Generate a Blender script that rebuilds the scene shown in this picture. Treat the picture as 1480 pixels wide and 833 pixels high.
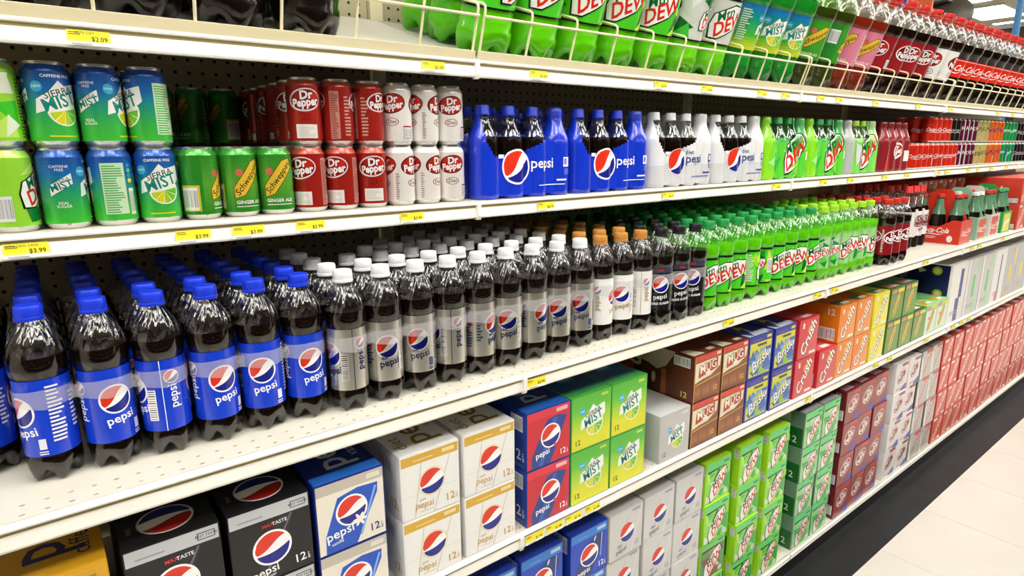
import bpy, math, random
from mathutils import Vector, Matrix, Euler
random.seed(7)
for o in list(bpy.data.objects): bpy.data.objects.remove(o)
SC = bpy.context.scene
COL = SC.collection
PI = math.pi
ZO = 1.65                                   # floor to the front edge of the tilted top shelf

# ------------------------------------------------------------------ camera, world, exposure
CAMP = Vector((-0.708, -1.026, ZO - 0.164))
def make_camera():
    yaw, pitch, roll = math.radians(37.7), math.radians(-12.97), math.radians(-0.45)
    fw = Vector((math.sin(yaw)*math.cos(pitch), math.cos(yaw)*math.cos(pitch), math.sin(pitch)))
    r0 = Vector((math.cos(yaw), -math.sin(yaw), 0)); u0 = r0.cross(fw)
    r = r0*math.cos(roll) + u0*math.sin(roll); u = -r0*math.sin(roll) + u0*math.cos(roll)
    cd = bpy.data.cameras.new('camera'); c = bpy.data.objects.new('camera', cd); COL.objects.link(c)
    cd.sensor_width = 36; cd.sensor_fit = 'HORIZONTAL'; cd.lens = 885.8/1480*36
    cd.clip_start = .02; cd.clip_end = 60
    M = Matrix((r, u, -fw)).transposed().to_4x4(); M.translation = CAMP
    c.matrix_world = M
    SC.camera = c
make_camera()
W = bpy.data.worlds.new('world'); SC.world = W; W.use_nodes = True
W.node_tree.nodes['Background'].inputs[0].default_value = (1, .98, .95, 1)
W.node_tree.nodes['Background'].inputs[1].default_value = .02
SC.view_settings.view_transform = 'Standard'; SC.view_settings.look = 'None'
SC.view_settings.gamma = 1; SC.view_settings.exposure = 0.2
SC.view_settings.use_curve_mapping = False
SC.cycles.transparent_max_bounces = 16; SC.cycles.diffuse_bounces = 2
LIGHT = 11.0                                # emission of the ceiling fluorescent panels

# ------------------------------------------------------------------ helpers
def lin(h):
    h = h.lstrip('#'); o = []
    for i in (0, 2, 4):
        c = int(h[i:i+2], 16)/255
        o.append(c/12.92 if c <= .04045 else ((c+.055)/1.055)**2.4)
    return (o[0], o[1], o[2], 1)
def mat(name, col, rough=.4, metal=0., coat=0., emit=None, spec=.5):
    m = bpy.data.materials.new(name); m.use_nodes = True
    b = m.node_tree.nodes['Principled BSDF']
    b.inputs['Base Color'].default_value = lin(col) if isinstance(col, str) else col
    b.inputs['Roughness'].default_value = rough; b.inputs['Metallic'].default_value = metal
    b.inputs['Coat Weight'].default_value = coat; b.inputs['Specular IOR Level'].default_value = spec
    if emit:
        b.inputs['Emission Color'].default_value = (1, .97, .92, 1); b.inputs['Emission Strength'].default_value = emit
    return m
def noise_col(m, c1, c2, scale, detail=4, bump=0.):
    nt = m.node_tree; b = nt.nodes['Principled BSDF']
    tc = nt.nodes.new('ShaderNodeTexCoord'); n = nt.nodes.new('ShaderNodeTexNoise')
    n.inputs['Scale'].default_value = scale; n.inputs['Detail'].default_value = detail
    r = nt.nodes.new('ShaderNodeValToRGB'); r.color_ramp.elements[0].color = lin(c1); r.color_ramp.elements[1].color = lin(c2)
    r.color_ramp.elements[0].position = .3; r.color_ramp.elements[1].position = .7
    nt.links.new(tc.outputs['Object'], n.inputs['Vector']); nt.links.new(n.outputs['Fac'], r.inputs['Fac'])
    nt.links.new(r.outputs['Color'], b.inputs['Base Color'])
    if bump:
        bp = nt.nodes.new('ShaderNodeBump'); bp.inputs['Strength'].default_value = bump; bp.inputs['Distance'].default_value = .002
        nt.links.new(n.outputs['Fac'], bp.inputs['Height']); nt.links.new(bp.outputs['Normal'], b.inputs['Normal'])
    return m
def print_mat(name, rough, metal, coat):
    m = mat(name, '#ffffff', rough, metal, coat); nt = m.node_tree
    a = nt.nodes.new('ShaderNodeVertexColor'); a.layer_name = 'Col'
    nt.links.new(a.outputs['Color'], nt.nodes['Principled BSDF'].inputs['Base Color'])
    return m
def clear_mat(name, tint, rough=.04, milky=0., gloss=1.0, f0=.075):
    """thin plastic: see-through with a Fresnel gloss"""
    m = bpy.data.materials.new(name); m.use_nodes = True; nt = m.node_tree
    nt.nodes.remove(nt.nodes['Principled BSDF']); out = nt.nodes['Material Output']
    t = nt.nodes.new('ShaderNodeBsdfTransparent'); t.inputs[0].default_value = tint
    g = nt.nodes.new('ShaderNodeBsdfGlossy'); g.inputs['Roughness'].default_value = rough
    g.inputs['Color'].default_value = (gloss, gloss, gloss, 1)
    ge = nt.nodes.new('ShaderNodeNewGeometry'); dt = nt.nodes.new('ShaderNodeVectorMath'); dt.operation = 'DOT_PRODUCT'
    nt.links.new(ge.outputs['Normal'], dt.inputs[0]); nt.links.new(ge.outputs['Incoming'], dt.inputs[1])
    def mth(op, i0, i1):
        n = nt.nodes.new('ShaderNodeMath'); n.operation = op
        for k, v in enumerate((i0, i1)):
            if v is None: continue
            if isinstance(v, (int, float)): n.inputs[k].default_value = v
            else: nt.links.new(v, n.inputs[k])
        return n.outputs[0]
    inv = mth('SUBTRACT', 1.0, mth('ABSOLUTE', dt.outputs['Value'], None))
    f = mth('ADD', mth('MULTIPLY', mth('POWER', inv, 4.), .7), f0)
    x = nt.nodes.new('ShaderNodeMixShader')
    src = t
    if milky:
        d = nt.nodes.new('ShaderNodeBsdfDiffuse'); d.inputs[0].default_value = (.95, .95, 1, 1)
        y = nt.nodes.new('ShaderNodeMixShader'); y.inputs[0].default_value = milky
        nt.links.new(t.outputs[0], y.inputs[1]); nt.links.new(d.outputs[0], y.inputs[2]); src = y
    nt.links.new(f, x.inputs[0]); nt.links.new(src.outputs[0], x.inputs[1]); nt.links.new(g.outputs[0], x.inputs[2])
    if name.startswith('pet'):              # the ripples blown into the thin plastic
        tc = nt.nodes.new('ShaderNodeTexCoord'); sp = nt.nodes.new('ShaderNodeSeparateXYZ'); nt.links.new(tc.outputs['Object'], sp.inputs[0])
        ang = mth('ARCTAN2', sp.outputs['X'], sp.outputs['Y'])
        wv = mth('SINE', mth('ADD', mth('MULTIPLY', ang, 16), mth('MULTIPLY', sp.outputs['Z'], 130.)), None)
        n = nt.nodes.new('ShaderNodeTexNoise'); n.inputs['Scale'].default_value = 30; nt.links.new(tc.outputs['Object'], n.inputs['Vector'])
        bp = nt.nodes.new('ShaderNodeBump'); bp.inputs['Strength'].default_value = .7; bp.inputs['Distance'].default_value = .0009
        up = nt.nodes.new('ShaderNodeMapRange'); up.inputs[1].default_value = .165; up.inputs[2].default_value = .178; nt.links.new(sp.outputs['Z'], up.inputs[0])
        nt.links.new(mth('MULTIPLY', up.outputs[0], mth('ADD', mth('MULTIPLY', wv, .7), n.outputs['Fac'])), bp.inputs['Height'])
        nt.links.new(bp.outputs['Normal'], g.inputs['Normal'])
    nt.links.new(x.outputs[0], out.inputs['Surface'])
    return m
def liquid_mat(name, col, trans):
    m = mat(name, col, .12, 0, 0, spec=.12); nt = m.node_tree
    if trans:
        b = nt.nodes['Principled BSDF']; out = nt.nodes['Material Output']
        tr = nt.nodes.new('ShaderNodeBsdfTranslucent'); tr.inputs[0].default_value = lin(col)
        x = nt.nodes.new('ShaderNodeMixShader'); x.inputs[0].default_value = trans
        nt.links.new(b.outputs[0], x.inputs[1]); nt.links.new(tr.outputs[0], x.inputs[2]); nt.links.new(x.outputs[0], out.inputs[0])
    return m
M = {}
M['print'] = print_mat('printed_paper', .32, 0, .25)
M['print_film'] = print_mat('printed_film', .22, 0, .5)
M['print_can'] = print_mat('printed_aluminium', .27, .35, .3)
M['print_foil'] = print_mat('printed_foil', .25, .75, .1)
M['alu'] = mat('bare_aluminium', '#d8d8d6', .25, .9)
M['white'] = noise_col(mat('white_enamel_steel', '#f4f1e6', .35), '#f1eee2', '#f7f4ea', 6)
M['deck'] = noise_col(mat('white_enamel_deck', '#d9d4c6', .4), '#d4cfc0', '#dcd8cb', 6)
M['cream'] = mat('cream_enamel_steel', '#efe4bd', .35)
M['groove'] = mat('tan_groove_shadow', '#b5a66a', .5)  # shadow in the rail recess, put into the colour of a tan strip
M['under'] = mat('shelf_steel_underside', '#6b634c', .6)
M['tag'] = print_mat('printed_price_label', .6, 0, 0)
M['pet'] = clear_mat('pet_clear', (.93, .93, .92, 1))
M['petb'] = clear_mat('clear_big_bottle_plastic', (.95, .95, .94, 1), .12, 0, 1., .04); M['petlb'] = clear_mat('lime_big_bottle_plastic', (.80, .97, .72, 1), .12, 0, 1., .05)
M['petg'] = clear_mat('green_big_bottle_plastic', (.5, .88, .55, 1), .12, 0, 1., .05)
M['petl'] = clear_mat('pet_lime', (.80, .97, .72, 1))
M['glassd'] = mat('dark_filled_glass', '#17110c', .05, 0, .5)
M['band'] = clear_mat('milky_carrier_plastic', (1, 1, 1, 1), .15, .26, .7, .05)
for k, c, t in (('cola', '#120906', 0), ('dew', '#8cf018', .3), ('lime', '#9cf42c', .3), ('mist', '#3fb458', .35), ('ginger', '#4a4a14', .3), ('red', '#a03018', .4), ('maroon', '#1a0706', 0)):
    M['liq_'+k] = liquid_mat('liquid_'+k, c, t)
for k, c in (('blue', '#1238d8'), ('white', '#eef0f2'), ('tan', '#c98a3c'), ('black', '#16161a'), ('green', '#1f9a4a'), ('lime', '#a5dd2a'), ('red', '#d32820')):
    M['cap_'+k] = mat('cap_plastic_'+k, c, .38)
M['carton_edge'] = mat('carton_board', '#d8cfc0', .6)

def link(o, parent=None):
    COL.objects.link(o)
    if parent is not None: o.parent = parent
    return o
def mobj(name, me, m, parent=None):
    o = bpy.data.objects.new(name, me)
    if m is not None and not me.materials: me.materials.append(M[m] if isinstance(m, str) else m)
    return link(o, parent)
ORD = ['first', 'second', 'third', 'fourth', 'fifth', 'sixth', 'seventh', 'eighth', 'ninth', 'tenth', 'eleventh', 'twelfth', 'thirteenth', 'fourteenth', 'fifteenth', 'sixteenth']
def tag(o, label, cat, group=None):
    o['label'] = label; o['category'] = cat
    if group: o['group'] = group
    return o
def thing(name, label, cat, loc=(0, 0, 0), rot=(0, 0, 0), group=None):
    o = bpy.data.objects.new(name, None); link(o); o.location = loc; o.rotation_euler = rot
    o.empty_display_size = .05
    return tag(o, label, cat, group)
def struct(o):
    o['kind'] = 'structure'; return o
class MB:
    def __init__(s): s.v = []; s.f = []
    def quad(s, a, b, c, d):
        i = len(s.v); s.v += [a, b, c, d]; s.f.append((i, i+1, i+2, i+3)); return s
    def box(s, x0, x1, y0, y1, z0, z1):
        i = len(s.v)
        s.v += [(x, y, z) for z in (z0, z1) for y in (y0, y1) for x in (x0, x1)]
        s.f += [tuple(i+k for k in q) for q in ((0, 2, 3, 1), (4, 5, 7, 6), (0, 1, 5, 4), (2, 6, 7, 3), (0, 4, 6, 2), (1, 3, 7, 5))]
        return s
    def extrude_x(s, prof, x0, x1, cap=True):
        """closed (y,z) outline swept along x"""
        i = len(s.v); n = len(prof)
        s.v += [(x0, p[0], p[1]) for p in prof] + [(x1, p[0], p[1]) for p in prof]
        for k in range(n):
            j = (k+1) % n; s.f.append((i+k, i+j, i+n+j, i+n+k))
        if cap: s.f.append(tuple(i+k for k in range(n-1, -1, -1))); s.f.append(tuple(i+n+k for k in range(n)))
        return s
    def tube(s, pts, r, seg=8):
        pts = [Vector(p) for p in pts]; rings = []
        for k, p in enumerate(pts):
            d = (pts[min(k+1, len(pts)-1)] - pts[max(k-1, 0)]).normalized()
            a = d.cross(Vector((1, 0, 0)))
            if a.length < .1: a = d.cross(Vector((0, 0, 1)))
            a.normalize(); b = d.cross(a)
            i = len(s.v); rings.append(i)
            s.v += [tuple(p + (a*math.cos(2*PI*q/seg) + b*math.sin(2*PI*q/seg))*r) for q in range(seg)]
        for i, j in zip(rings, rings[1:]):
            for q in range(seg):
                w = (q+1) % seg; s.f.append((i+q, j+q, j+w, i+w))
        s.f.append(tuple(rings[0]+q for q in range(seg))); s.f.append(tuple(rings[-1]+q for q in range(seg-1, -1, -1)))
        return s
    def lathe(s, prof, seg=24, cx=0, cy=0, petal=0., closed=True):
        """(r,z) outline turned round z; petal: five feet pressed into the lowest rings"""
        i = len(s.v); n = len(prof)
        for (r, z) in prof:
            for q in range(seg):
                a = 2*PI*q/seg; rr, zz = r, z
                if petal and z < petal:
                    k = (1-z/petal); w = .5+.5*math.cos(5*a)
                    zz = z + (1-w)*k*petal*.55; rr = r*(1-.14*(1-w)*k)
                s.v.append((cx+rr*math.sin(a), cy-rr*math.cos(a), zz))
        for k in range(n-1):
            for q in range(seg):
                w = (q+1) % seg; s.f.append((i+k*seg+q, i+k*seg+w, i+(k+1)*seg+w, i+(k+1)*seg+q))
        if closed:
            s.f.append(tuple(i+q for q in range(seg-1, -1, -1))); s.f.append(tuple(i+(n-1)*seg+q for q in range(seg)))
        return s
    def mesh(s, name, smooth=False):
        me = bpy.data.meshes.new(name); me.from_pydata(s.v, [], s.f); me.validate()
        if smooth:
            me.polygons.foreach_set('use_smooth', [True]*len(me.polygons))
            me.set_sharp_from_angle(angle=math.radians(50))
        return me
    def build(s, name, m, parent=None, smooth=False): return mobj(name, s.mesh(name, smooth), m, parent)

# ------------------------------------------------------------------ flat print: coloured 2-D pieces laid on faces or round cylinders
_T = {}
def text_tris(s, bold=0., shear=0.):
    k = (s, bold, shear)
    if k not in _T:
        c = bpy.data.curves.new('t', 'FONT'); c.body = s; c.size = 1; c.align_x = 'CENTER'; c.align_y = 'CENTER'
        c.offset = bold; c.shear = shear; c.resolution_u = 2
        o = bpy.data.objects.new('t', c); me = bpy.data.meshes.new_from_object(o)
        vs = [v.co.xy.copy() for v in me.vertices]
        _T[k] = [[(vs[i].x, vs[i].y) for i in p.vertices] for p in me.polygons]
        bpy.data.meshes.remove(me); bpy.data.objects.remove(o); bpy.data.curves.remove(c)
    return _T[k]
def clip(poly, u, keep_gt):
    out = []
    for i, a in enumerate(poly):
        b = poly[(i+1) % len(poly)]; ia = (a[0] >= u) == keep_gt or a[0] == u; ib = (b[0] >= u) == keep_gt or b[0] == u
        if ia: out.append(a)
        if ia != ib:
            t = (u-a[0])/(b[0]-a[0]); out.append((u, a[1]+t*(b[1]-a[1])))
    return out
class Art:
    def __init__(s): s.p = []; s.n = 0
    def poly(s, pts, c, new=True):
        if new: s.n += 1
        a = sum(p[0]*q[1]-q[0]*p[1] for p, q in zip(pts, pts[1:]+pts[:1]))
        s.p.append((pts if a > 0 else pts[::-1], c if not isinstance(c, str) else lin(c), s.n)); return s
    def rect(s, u0, u1, v0, v1, c, new=True): return s.poly([(u0, v0), (u1, v0), (u1, v1), (u0, v1)], c, new)
    def ell(s, u, v, a, b, c, rot=0., n=28, new=True):
        cr, sr = math.cos(rot), math.sin(rot); P = []
        for k in range(n):
            x, y = a*math.cos(2*PI*k/n), b*math.sin(2*PI*k/n); P.append((u+x*cr-y*sr, v+x*sr+y*cr))
        return s.poly(P, c, new)
    def text(s, t, u, v, h, c, rot=0., bold=.0, shear=0., sx=1.):
        s.n += 1; cr, sr = math.cos(rot), math.sin(rot); c = lin(c)
        for tri in text_tris(t, bold, shear):
            s.poly([(u+(x*sx*cr-y*sr)*h, v+(x*sx*sr+y*cr)*h) for x, y in tri], c, False)
        return s
    def grad(s, u0, u1, v0, v1, cs, n=14):
        s.n += 1; cs = [lin(c) for c in cs]
        for k in range(n):
            t = (k+.5)/n*(len(cs)-1); i = min(int(t), len(cs)-2); t -= i
            c = tuple(cs[i][q]*(1-t)+cs[i+1][q]*t for q in range(4))
            s.rect(u0, u1, v0+(v1-v0)*k/n, v0+(v1-v0)*(k+1)/n, c, False)
        return s
    def lines(s, u0, u1, v0, v1, n, c, seed=0):
        s.n += 1; rr = random.Random(seed); h = (v1-v0)/n
        for k in range(n): s.rect(u0, u0+(u1-u0)*rr.uniform(.55, 1), v0+h*k, v0+h*(k+.5), c, False)
        return s
    def barcode(s, u0, u1, v0, v1, vert=False):
        s.rect(u0, u1, v0, v1, '#f2f2f2'); s.n += 1; rr = random.Random(3)
        n = 13
        for k in range(n):
            t = (k+.6)/(n+.6); w = .012*rr.uniform(1, 3)
            if vert: s.rect(u0+(u1-u0)*.12, u0+(u1-u0)*.88, v0+(v1-v0)*t, v0+(v1-v0)*(t+w), '#44464c', False)
            else: s.rect(u0+(u1-u0)*t, u0+(u1-u0)*(t+w), v0+(v1-v0)*.12, v0+(v1-v0)*.88, '#44464c', False)
        return s
    def globe(s, u, v, r, ring='#ffffff', rk=1.1, rot=0., red='#e2361f', blue='#16208c'):
        cr, sr = math.cos(rot), math.sin(rot)
        if ring: s.ell(u, v, r*rk, r*rk, ring)
        s.ell(u, v, r, r, '#ffffff'); s.n += 1; N = 18
        def put(P, c): s.poly([(u+r*(x*cr-y*sr), v+r*(x*sr+y*cr)) for x, y in P], c, False)
        w1 = lambda x: -.27+.50*(x+.93)+.10*math.sin((x+.93)*3.4+3.1)
        w2 = lambda x: -.33+.40*max(0., (x+.95)/1.9)**2.2-.07*math.sin(PI*(x+.95)/1.9)
        cir = lambda x: math.sqrt(max(0, .97**2-x*x))
        for k in range(N):
            a, b = -.965+1.93*k/N, -.965+1.93*(k+1)/N
            if w1(a) < cir(a)-.01:
                put([(a, max(w1(a), -cir(a))), (b, min(w1(b), cir(b))), (b, cir(b)), (a, cir(a))], red)
            if w2(a) > -cir(a):
                put([(a, -cir(a)), (b, -cir(b)), (b, max(-cir(b), min(w2(b), cir(b)))), (a, max(-cir(a), min(w2(a), cir(a))))], blue)
        return s
    def mesh(s, name, fn, step=None, d=.00008, tmax=.0007):
        V = []; F = []; C = []; d = min(d, tmax/max(s.n, 1))
        for pts, c, L in s.p:
            parts = [pts]
            if step:
                u0 = min(p[0] for p in pts); u1 = max(p[0] for p in pts)
                a = math.floor(u0/step)*step; parts = []
                rest = pts; k = 1
                while a+k*step < u1-1e-7:
                    cut = a+k*step
                    l = clip(rest, cut, False); rest = clip(rest, cut, True)
                    if len(l) > 2: parts.append(l)
                    k += 1
                    if len(rest) < 3: break
                if len(rest) > 2: parts.append(rest)
            for P in parts:
                i = len(V); V += [fn(p[0], p[1], L*d) for p in P]; F.append(tuple(range(i, i+len(P)))); C += list(c)*len(P)
        me = bpy.data.meshes.new(name); me.from_pydata(V, [], F)
        at = me.color_attributes.new('Col', 'FLOAT_COLOR', 'CORNER'); at.data.foreach_set('color', C)
        return me
def cyl(R):
    return lambda u, v, o: ((R+o)*math.sin(u/R), -(R+o)*math.cos(u/R), v)
def front(w=0, y=0, z=0): return lambda u, v, o: (u+w, y-o, v+z)
def topf(z): return lambda u, v, o: (u, v, z+o)
def leftf(x): return lambda u, v, o: (x-o, -u, v)     # seen from -x: u runs to the right = towards -y

# pieces of print shared by several designs (s = size)
def mist_logo(A, u, v, s, slice_=True):
    A.poly([(u-.50*s, v-.22*s), (u-.46*s, v+.08*s), (u-.2*s, v+.24*s), (u+.02*s, v+.5*s), (u+.14*s, v+.38*s), (u+.5*s, v+.46*s), (u+.53*s, v+.1*s), (u+.44*s, v+.02*s)], '#f6f8f4')
    if slice_:
        A.ell(u+.08*s, v-.16*s, .36*s, .36*s, '#f4f8e8', n=24); A.n += 1
        for k in range(5):
            a0, a1 = -PI*.98+k*PI*.205, -PI*.98+(k+1)*PI*.205-.06
            c = ('#c8d820', '#e8d410', '#a8d028', '#7cc82a', '#6cc43a')[k]
            A.poly([(u+.08*s, v-.17*s)] + [(u+.08*s+.32*s*math.cos(a0+(a1-a0)*q/4+.12), v-.17*s+.32*s*math.sin(a0+(a1-a0)*q/4+.12)) for q in range(5)], c, False)
        A.poly([(u-.5*s, v-.24*s), (u-.46*s, v+.05*s), (u+.5*s, v+.32*s), (u+.5*s, v+.08*s)], '#f6f8f4')
    A.text('SIERRA', u, v+.23*s, .21*s, '#3c5a52', .3, .012, .1)
    A.text('MIST', u+.02*s, v+.02*s, .40*s, '#128a7a', .3, .02, .05, .95)
    A.ell(u-.42*s, v+.36*s, .12*s, .12*s, '#3fb4dd'); A.text('NEW', u-.42*s, v+.36*s, .08*s, '#ffffff')
def dew_logo(A, u, v, s, rot=.5, slim=1.):
    cr, sr = math.cos(rot), math.sin(rot); P = lambda x, y: (u+s*(x*cr-y*slim*sr), v+s*(x*sr+y*slim*cr))
    A.poly([P(-.66, -.20), (P(-.52, .14)), P(-.3, .36), P(.34, .36), P(.64, .16), P(.56, -.12), P(.2, -.30), P(-.4, -.34)], '#101a10')
    A.poly([P(-.60, -.19), P(-.49, .12), P(-.28, .33), P(.32, .33), P(.60, .15), P(.52, -.10), P(.2, -.27), P(-.38, -.31)], '#f4f6f0')
    A.text('Mtn', P(-.02, .2)[0], P(-.02, .2)[1], .34*s*slim, '#0e6a34', rot, .02, .35, 1/slim**.5)
    A.text('DEW', P(.02, -.09)[0], P(.02, -.09)[1], .48*s*slim, '#dd2a1c', rot, .025, .35, .92/slim**.5)
def facets(A, u0, u1, v0, v1, cs, n, seed):
    rr = random.Random(seed); A.n += 1
    for k in range(n):
        cu, cv = rr.uniform(u0, u1), rr.uniform(v0, v1); s = (v1-v0)*rr.uniform(.18, .4); a = rr.uniform(0, 6.3)
        P = [(min(max(cu+s*math.cos(a+q), u0), u1), min(max(cv+s*math.sin(a+q), v0), v1)) for q in (0, 1.9, 3.6)]
        A.poly(P, rr.choice(cs), True)
def pepper_logo(A, u, v, s, ring='#f4f0ee', fill='#7a1418', txt='#ffffff', rot=.12):
    A.ell(u, v, .56*s, .38*s, ring, rot); A.ell(u+.012*s, v+.005*s, .51*s, .335*s, fill, rot)
    A.ell(u+.32*s, v+.12*s, .14*s, .16*s, '#c8281e', rot)
    A.text('Dr', u+.02*s, v+.15*s, .38*s, txt, rot, .035, .1); A.text('Pepper', u, v-.09*s, .38*s, txt, rot, .035, .1, .82)
def coke_logo(A, u, v, s, c='#ffffff', rot=0.):
    A.text('Coca-Cola', u, v, .28*s, c, rot, .012, .45, .85)
    A.poly([(u-.36*s, v-.15*s), (u-.1*s, v-.12*s), (u+.2*s, v-.15*s), (u+.42*s, v-.09*s), (u+.2*s, v-.18*s), (u-.1*s, v-.155*s)], c)
def schweppes_logo(A, u, v, s, rot=.75):
    cr, sr = math.cos(rot), math.sin(rot); P = lambda x, y: (u+s*(x*cr-y*sr), v+s*(x*sr+y*cr))
    A.poly([P(-.62, -.02), P(-.40, .17), P(.42, .20), P(.62, .06), P(.45, -.15), P(-.4, -.18)], '#6a4a10')
    A.poly([P(-.59, -.02), P(-.39, .15), P(.41, .18), P(.58, .06), P(.44, -.13), P(-.39, -.16)], '#e6c23a')
    A.text('Schweppes', u, v, .22*s, '#3a2a10', rot, .008, .2); q = P(0, .27); A.ell(q[0], q[1], .09*s, .09*s, '#d86a58')

# ------------------------------------------------------------------ the room
m_floor = noise_col(mat('floor_vinyl_tile', '#cfcac0', .3), '#cac5ba', '#d3cfc6', 3, 6)
m_black = noise_col(mat('black_floor_tile', '#1d1e20', .55, spec=.25), '#101113', '#1c1e20', 9, 8)
m_kick = mat('black_kick_plate', '#121213', .35)
fl = bpy.data.objects.new('floor', None); link(fl); struct(fl)
EDGE = -.268; T = .42
tile = {}
def floor_tile(w, d):
    if (w, d) not in tile: tile[(w, d)] = MB().box(0, w-.0012, 0, d-.0012, -.01, 0).mesh('tile'); tile[(w, d)].materials.append(m_floor)
    return tile[(w, d)]
for i in range(14):
    for j in range(6):
        o = mobj('tile', floor_tile(T, T), None, fl); o.location = (-.9+i*T, EDGE-(j+1)*T, 0)
mobj('black_strip', MB().box(-1.4, 9, EDGE, .0, -.01, 0).mesh('black_strip'), m_black, fl)
mobj('tile_bed', MB().box(-6, 16, -8, 8, -.03, -.0102).mesh('tile_bed'), noise_col(mat('tile_grout', '#c9c4b8', .5), '#b4afa4', '#bcb7ac', 5), fl)
m_ceil = noise_col(mat('ceiling_tile', '#e2dacb', .8), '#d9d0bf', '#e6dfd0', 20)
m_wall = noise_col(mat('painted_wall', '#d9cfbb', .8), '#d2c8b3', '#ddd4c2', 2)
CZ = 3.55
struct(MB().box(-6, 16, -8, 8, CZ, CZ+.1).build('ceiling', m_ceil))
struct(MB().box(16, 16.1, -8, 8, 0, CZ).build('wall_right', m_wall)); struct(MB().box(-6.1, -6, -8, 8, 0, CZ).build('wall_left', m_wall))
struct(MB().box(-6, 16, 8, 8.1, 0, CZ).build('wall_back', m_wall)); struct(MB().box(-6, 16, -8.1, -8, 0, CZ).build('wall_front', m_wall))
m_diff = mat('fluorescent_diffuser', '#ffffff', .5, emit=LIGHT)
lt = None
for j, y in enumerate((-6.4, -2.05, -1.05, 2.6)):
    for i in range(11):
        x = -3.6+i*1.72
        t = thing('ceiling_light', 'white recessed fluorescent ceiling light with bright ribbed diffuser', 'ceiling light', (x, y, CZ), group='fluorescent lights in the ceiling')
        if lt is None:
            fr = MB().box(-.64, .64, -.33, -.30, -.03, .0).box(-.64, .64, .30, .33, -.03, 0).box(-.64, -.61, -.30, .30, -.03, 0).box(.61, .64, -.30, .30, -.03, 0).mesh('frame')
            df = MB()
            for k in range(4): df.box(-.61, .61, -.295+k*.15, -.155+k*.15, -.02, -.005)
            lt = (fr, df.mesh('diffuser'))
        mobj('frame', lt[0], 'white', t); mobj('diffuser', lt[1], m_diff, t)

# ------------------------------------------------------------------ unseen shelving across the aisle, added to keep low light off the recesses
t = thing('light_block_shelving', 'long dark unseen shelving unit added across the aisle to block light', 'shelving', (0, -2.75, 0))
MB().box(-4, 9, -.5, 0, 0, 2.25).build('carcass', mat('dark_light_block', '#201a16', .7), t)
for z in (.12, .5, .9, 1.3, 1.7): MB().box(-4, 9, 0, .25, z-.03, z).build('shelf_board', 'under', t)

# ------------------------------------------------------------------ the gondola
L = 1.22; PANEL_Y = .42; TILT = math.radians(18)
SH = {1: (0., ZO), 2: (.004, ZO-.2716), 3: (-.142, ZO-.6006), 4: (-.130, ZO-.9591), 5: (-.120, ZO-1.575)}
SNAME = {1: 'tilted top shelf', 2: 'second shelf down', 3: 'middle shelf of bottles', 4: 'carton shelf', 5: 'base deck'}
SECT = range(-1, 4)
STXT = ['empty lane', 'green two-litre bottle', 'maroon label bottle', 'red label bottle', 'farthest']
def peg_mat():
    m = mat('cream_pegboard_shaded', '#d9d0b0', .55); nt = m.node_tree; b = nt.nodes['Principled BSDF']
    tc = nt.nodes.new('ShaderNodeTexCoord'); sp = nt.nodes.new('ShaderNodeSeparateXYZ'); nt.links.new(tc.outputs['Object'], sp.inputs[0])
    def cell(o):
        d = nt.nodes.new('ShaderNodeMath'); d.operation = 'DIVIDE'; d.inputs[1].default_value = .0254; nt.links.new(o, d.inputs[0])
        f = nt.nodes.new('ShaderNodeMath'); f.operation = 'FRACT'; nt.links.new(d.outputs[0], f.inputs[0])
        s = nt.nodes.new('ShaderNodeMath'); s.operation = 'SUBTRACT'; s.inputs[1].default_value = .5; nt.links.new(f.outputs[0], s.inputs[0])
        p = nt.nodes.new('ShaderNodeMath'); p.operation = 'POWER'; p.inputs[1].default_value = 2; nt.links.new(s.outputs[0], p.inputs[0]); return p
    a, c = cell(sp.outputs['X']), cell(sp.outputs['Z'])
    s = nt.nodes.new('ShaderNodeMath'); s.operation = 'ADD'; nt.links.new(a.outputs[0], s.inputs[0]); nt.links.new(c.outputs[0], s.inputs[1])
    l = nt.nodes.new('ShaderNodeMath'); l.operation = 'LESS_THAN'; l.inputs[1].default_value = .018; nt.links.new(s.outputs[0], l.inputs[0])
    x = nt.nodes.new('ShaderNodeMix'); x.data_type = 'RGBA'; x.inputs[6].default_value = lin('#b8ad8c'); x.inputs[7].default_value = lin('#0c0a08')  # cream taken darker: recess shade put into the board colour
    nt.links.new(l.outputs[0], x.inputs[0]); nt.links.new(x.outputs[2], b.inputs['Base Color'])
    return m
m_peg = peg_mat()
for j in SECT:
    t = thing('pegboard_back_panel', f'cream perforated back panel of the shelving, {STXT[j+1]} bay', 'back panel', (j*L, PANEL_Y, 0), group='back panels of the shelving bays')
    MB().box(.02, L-.02, 0, .012, .1, ZO+.33).build('panel', m_peg, t)
    MB().box(-.016, .016, -.012, .03, 0, ZO+.34).build('upright_post', 'cream', t)
    MB().box(.0165, L-.0165, -.004, .02, ZO+.33, ZO+.345).build('top_trim', 'cream', t)
LIPP = [(0, 0), (-.004, -.001), (-.0065, -.004), (-.006, -.0065), (-.001, -.0075), (-.001, -.012), (-.003, -.0125), (-.0055, -.0295), (-.0045, -.0325), (.006, -.0325), (.006, -.0)]
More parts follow.
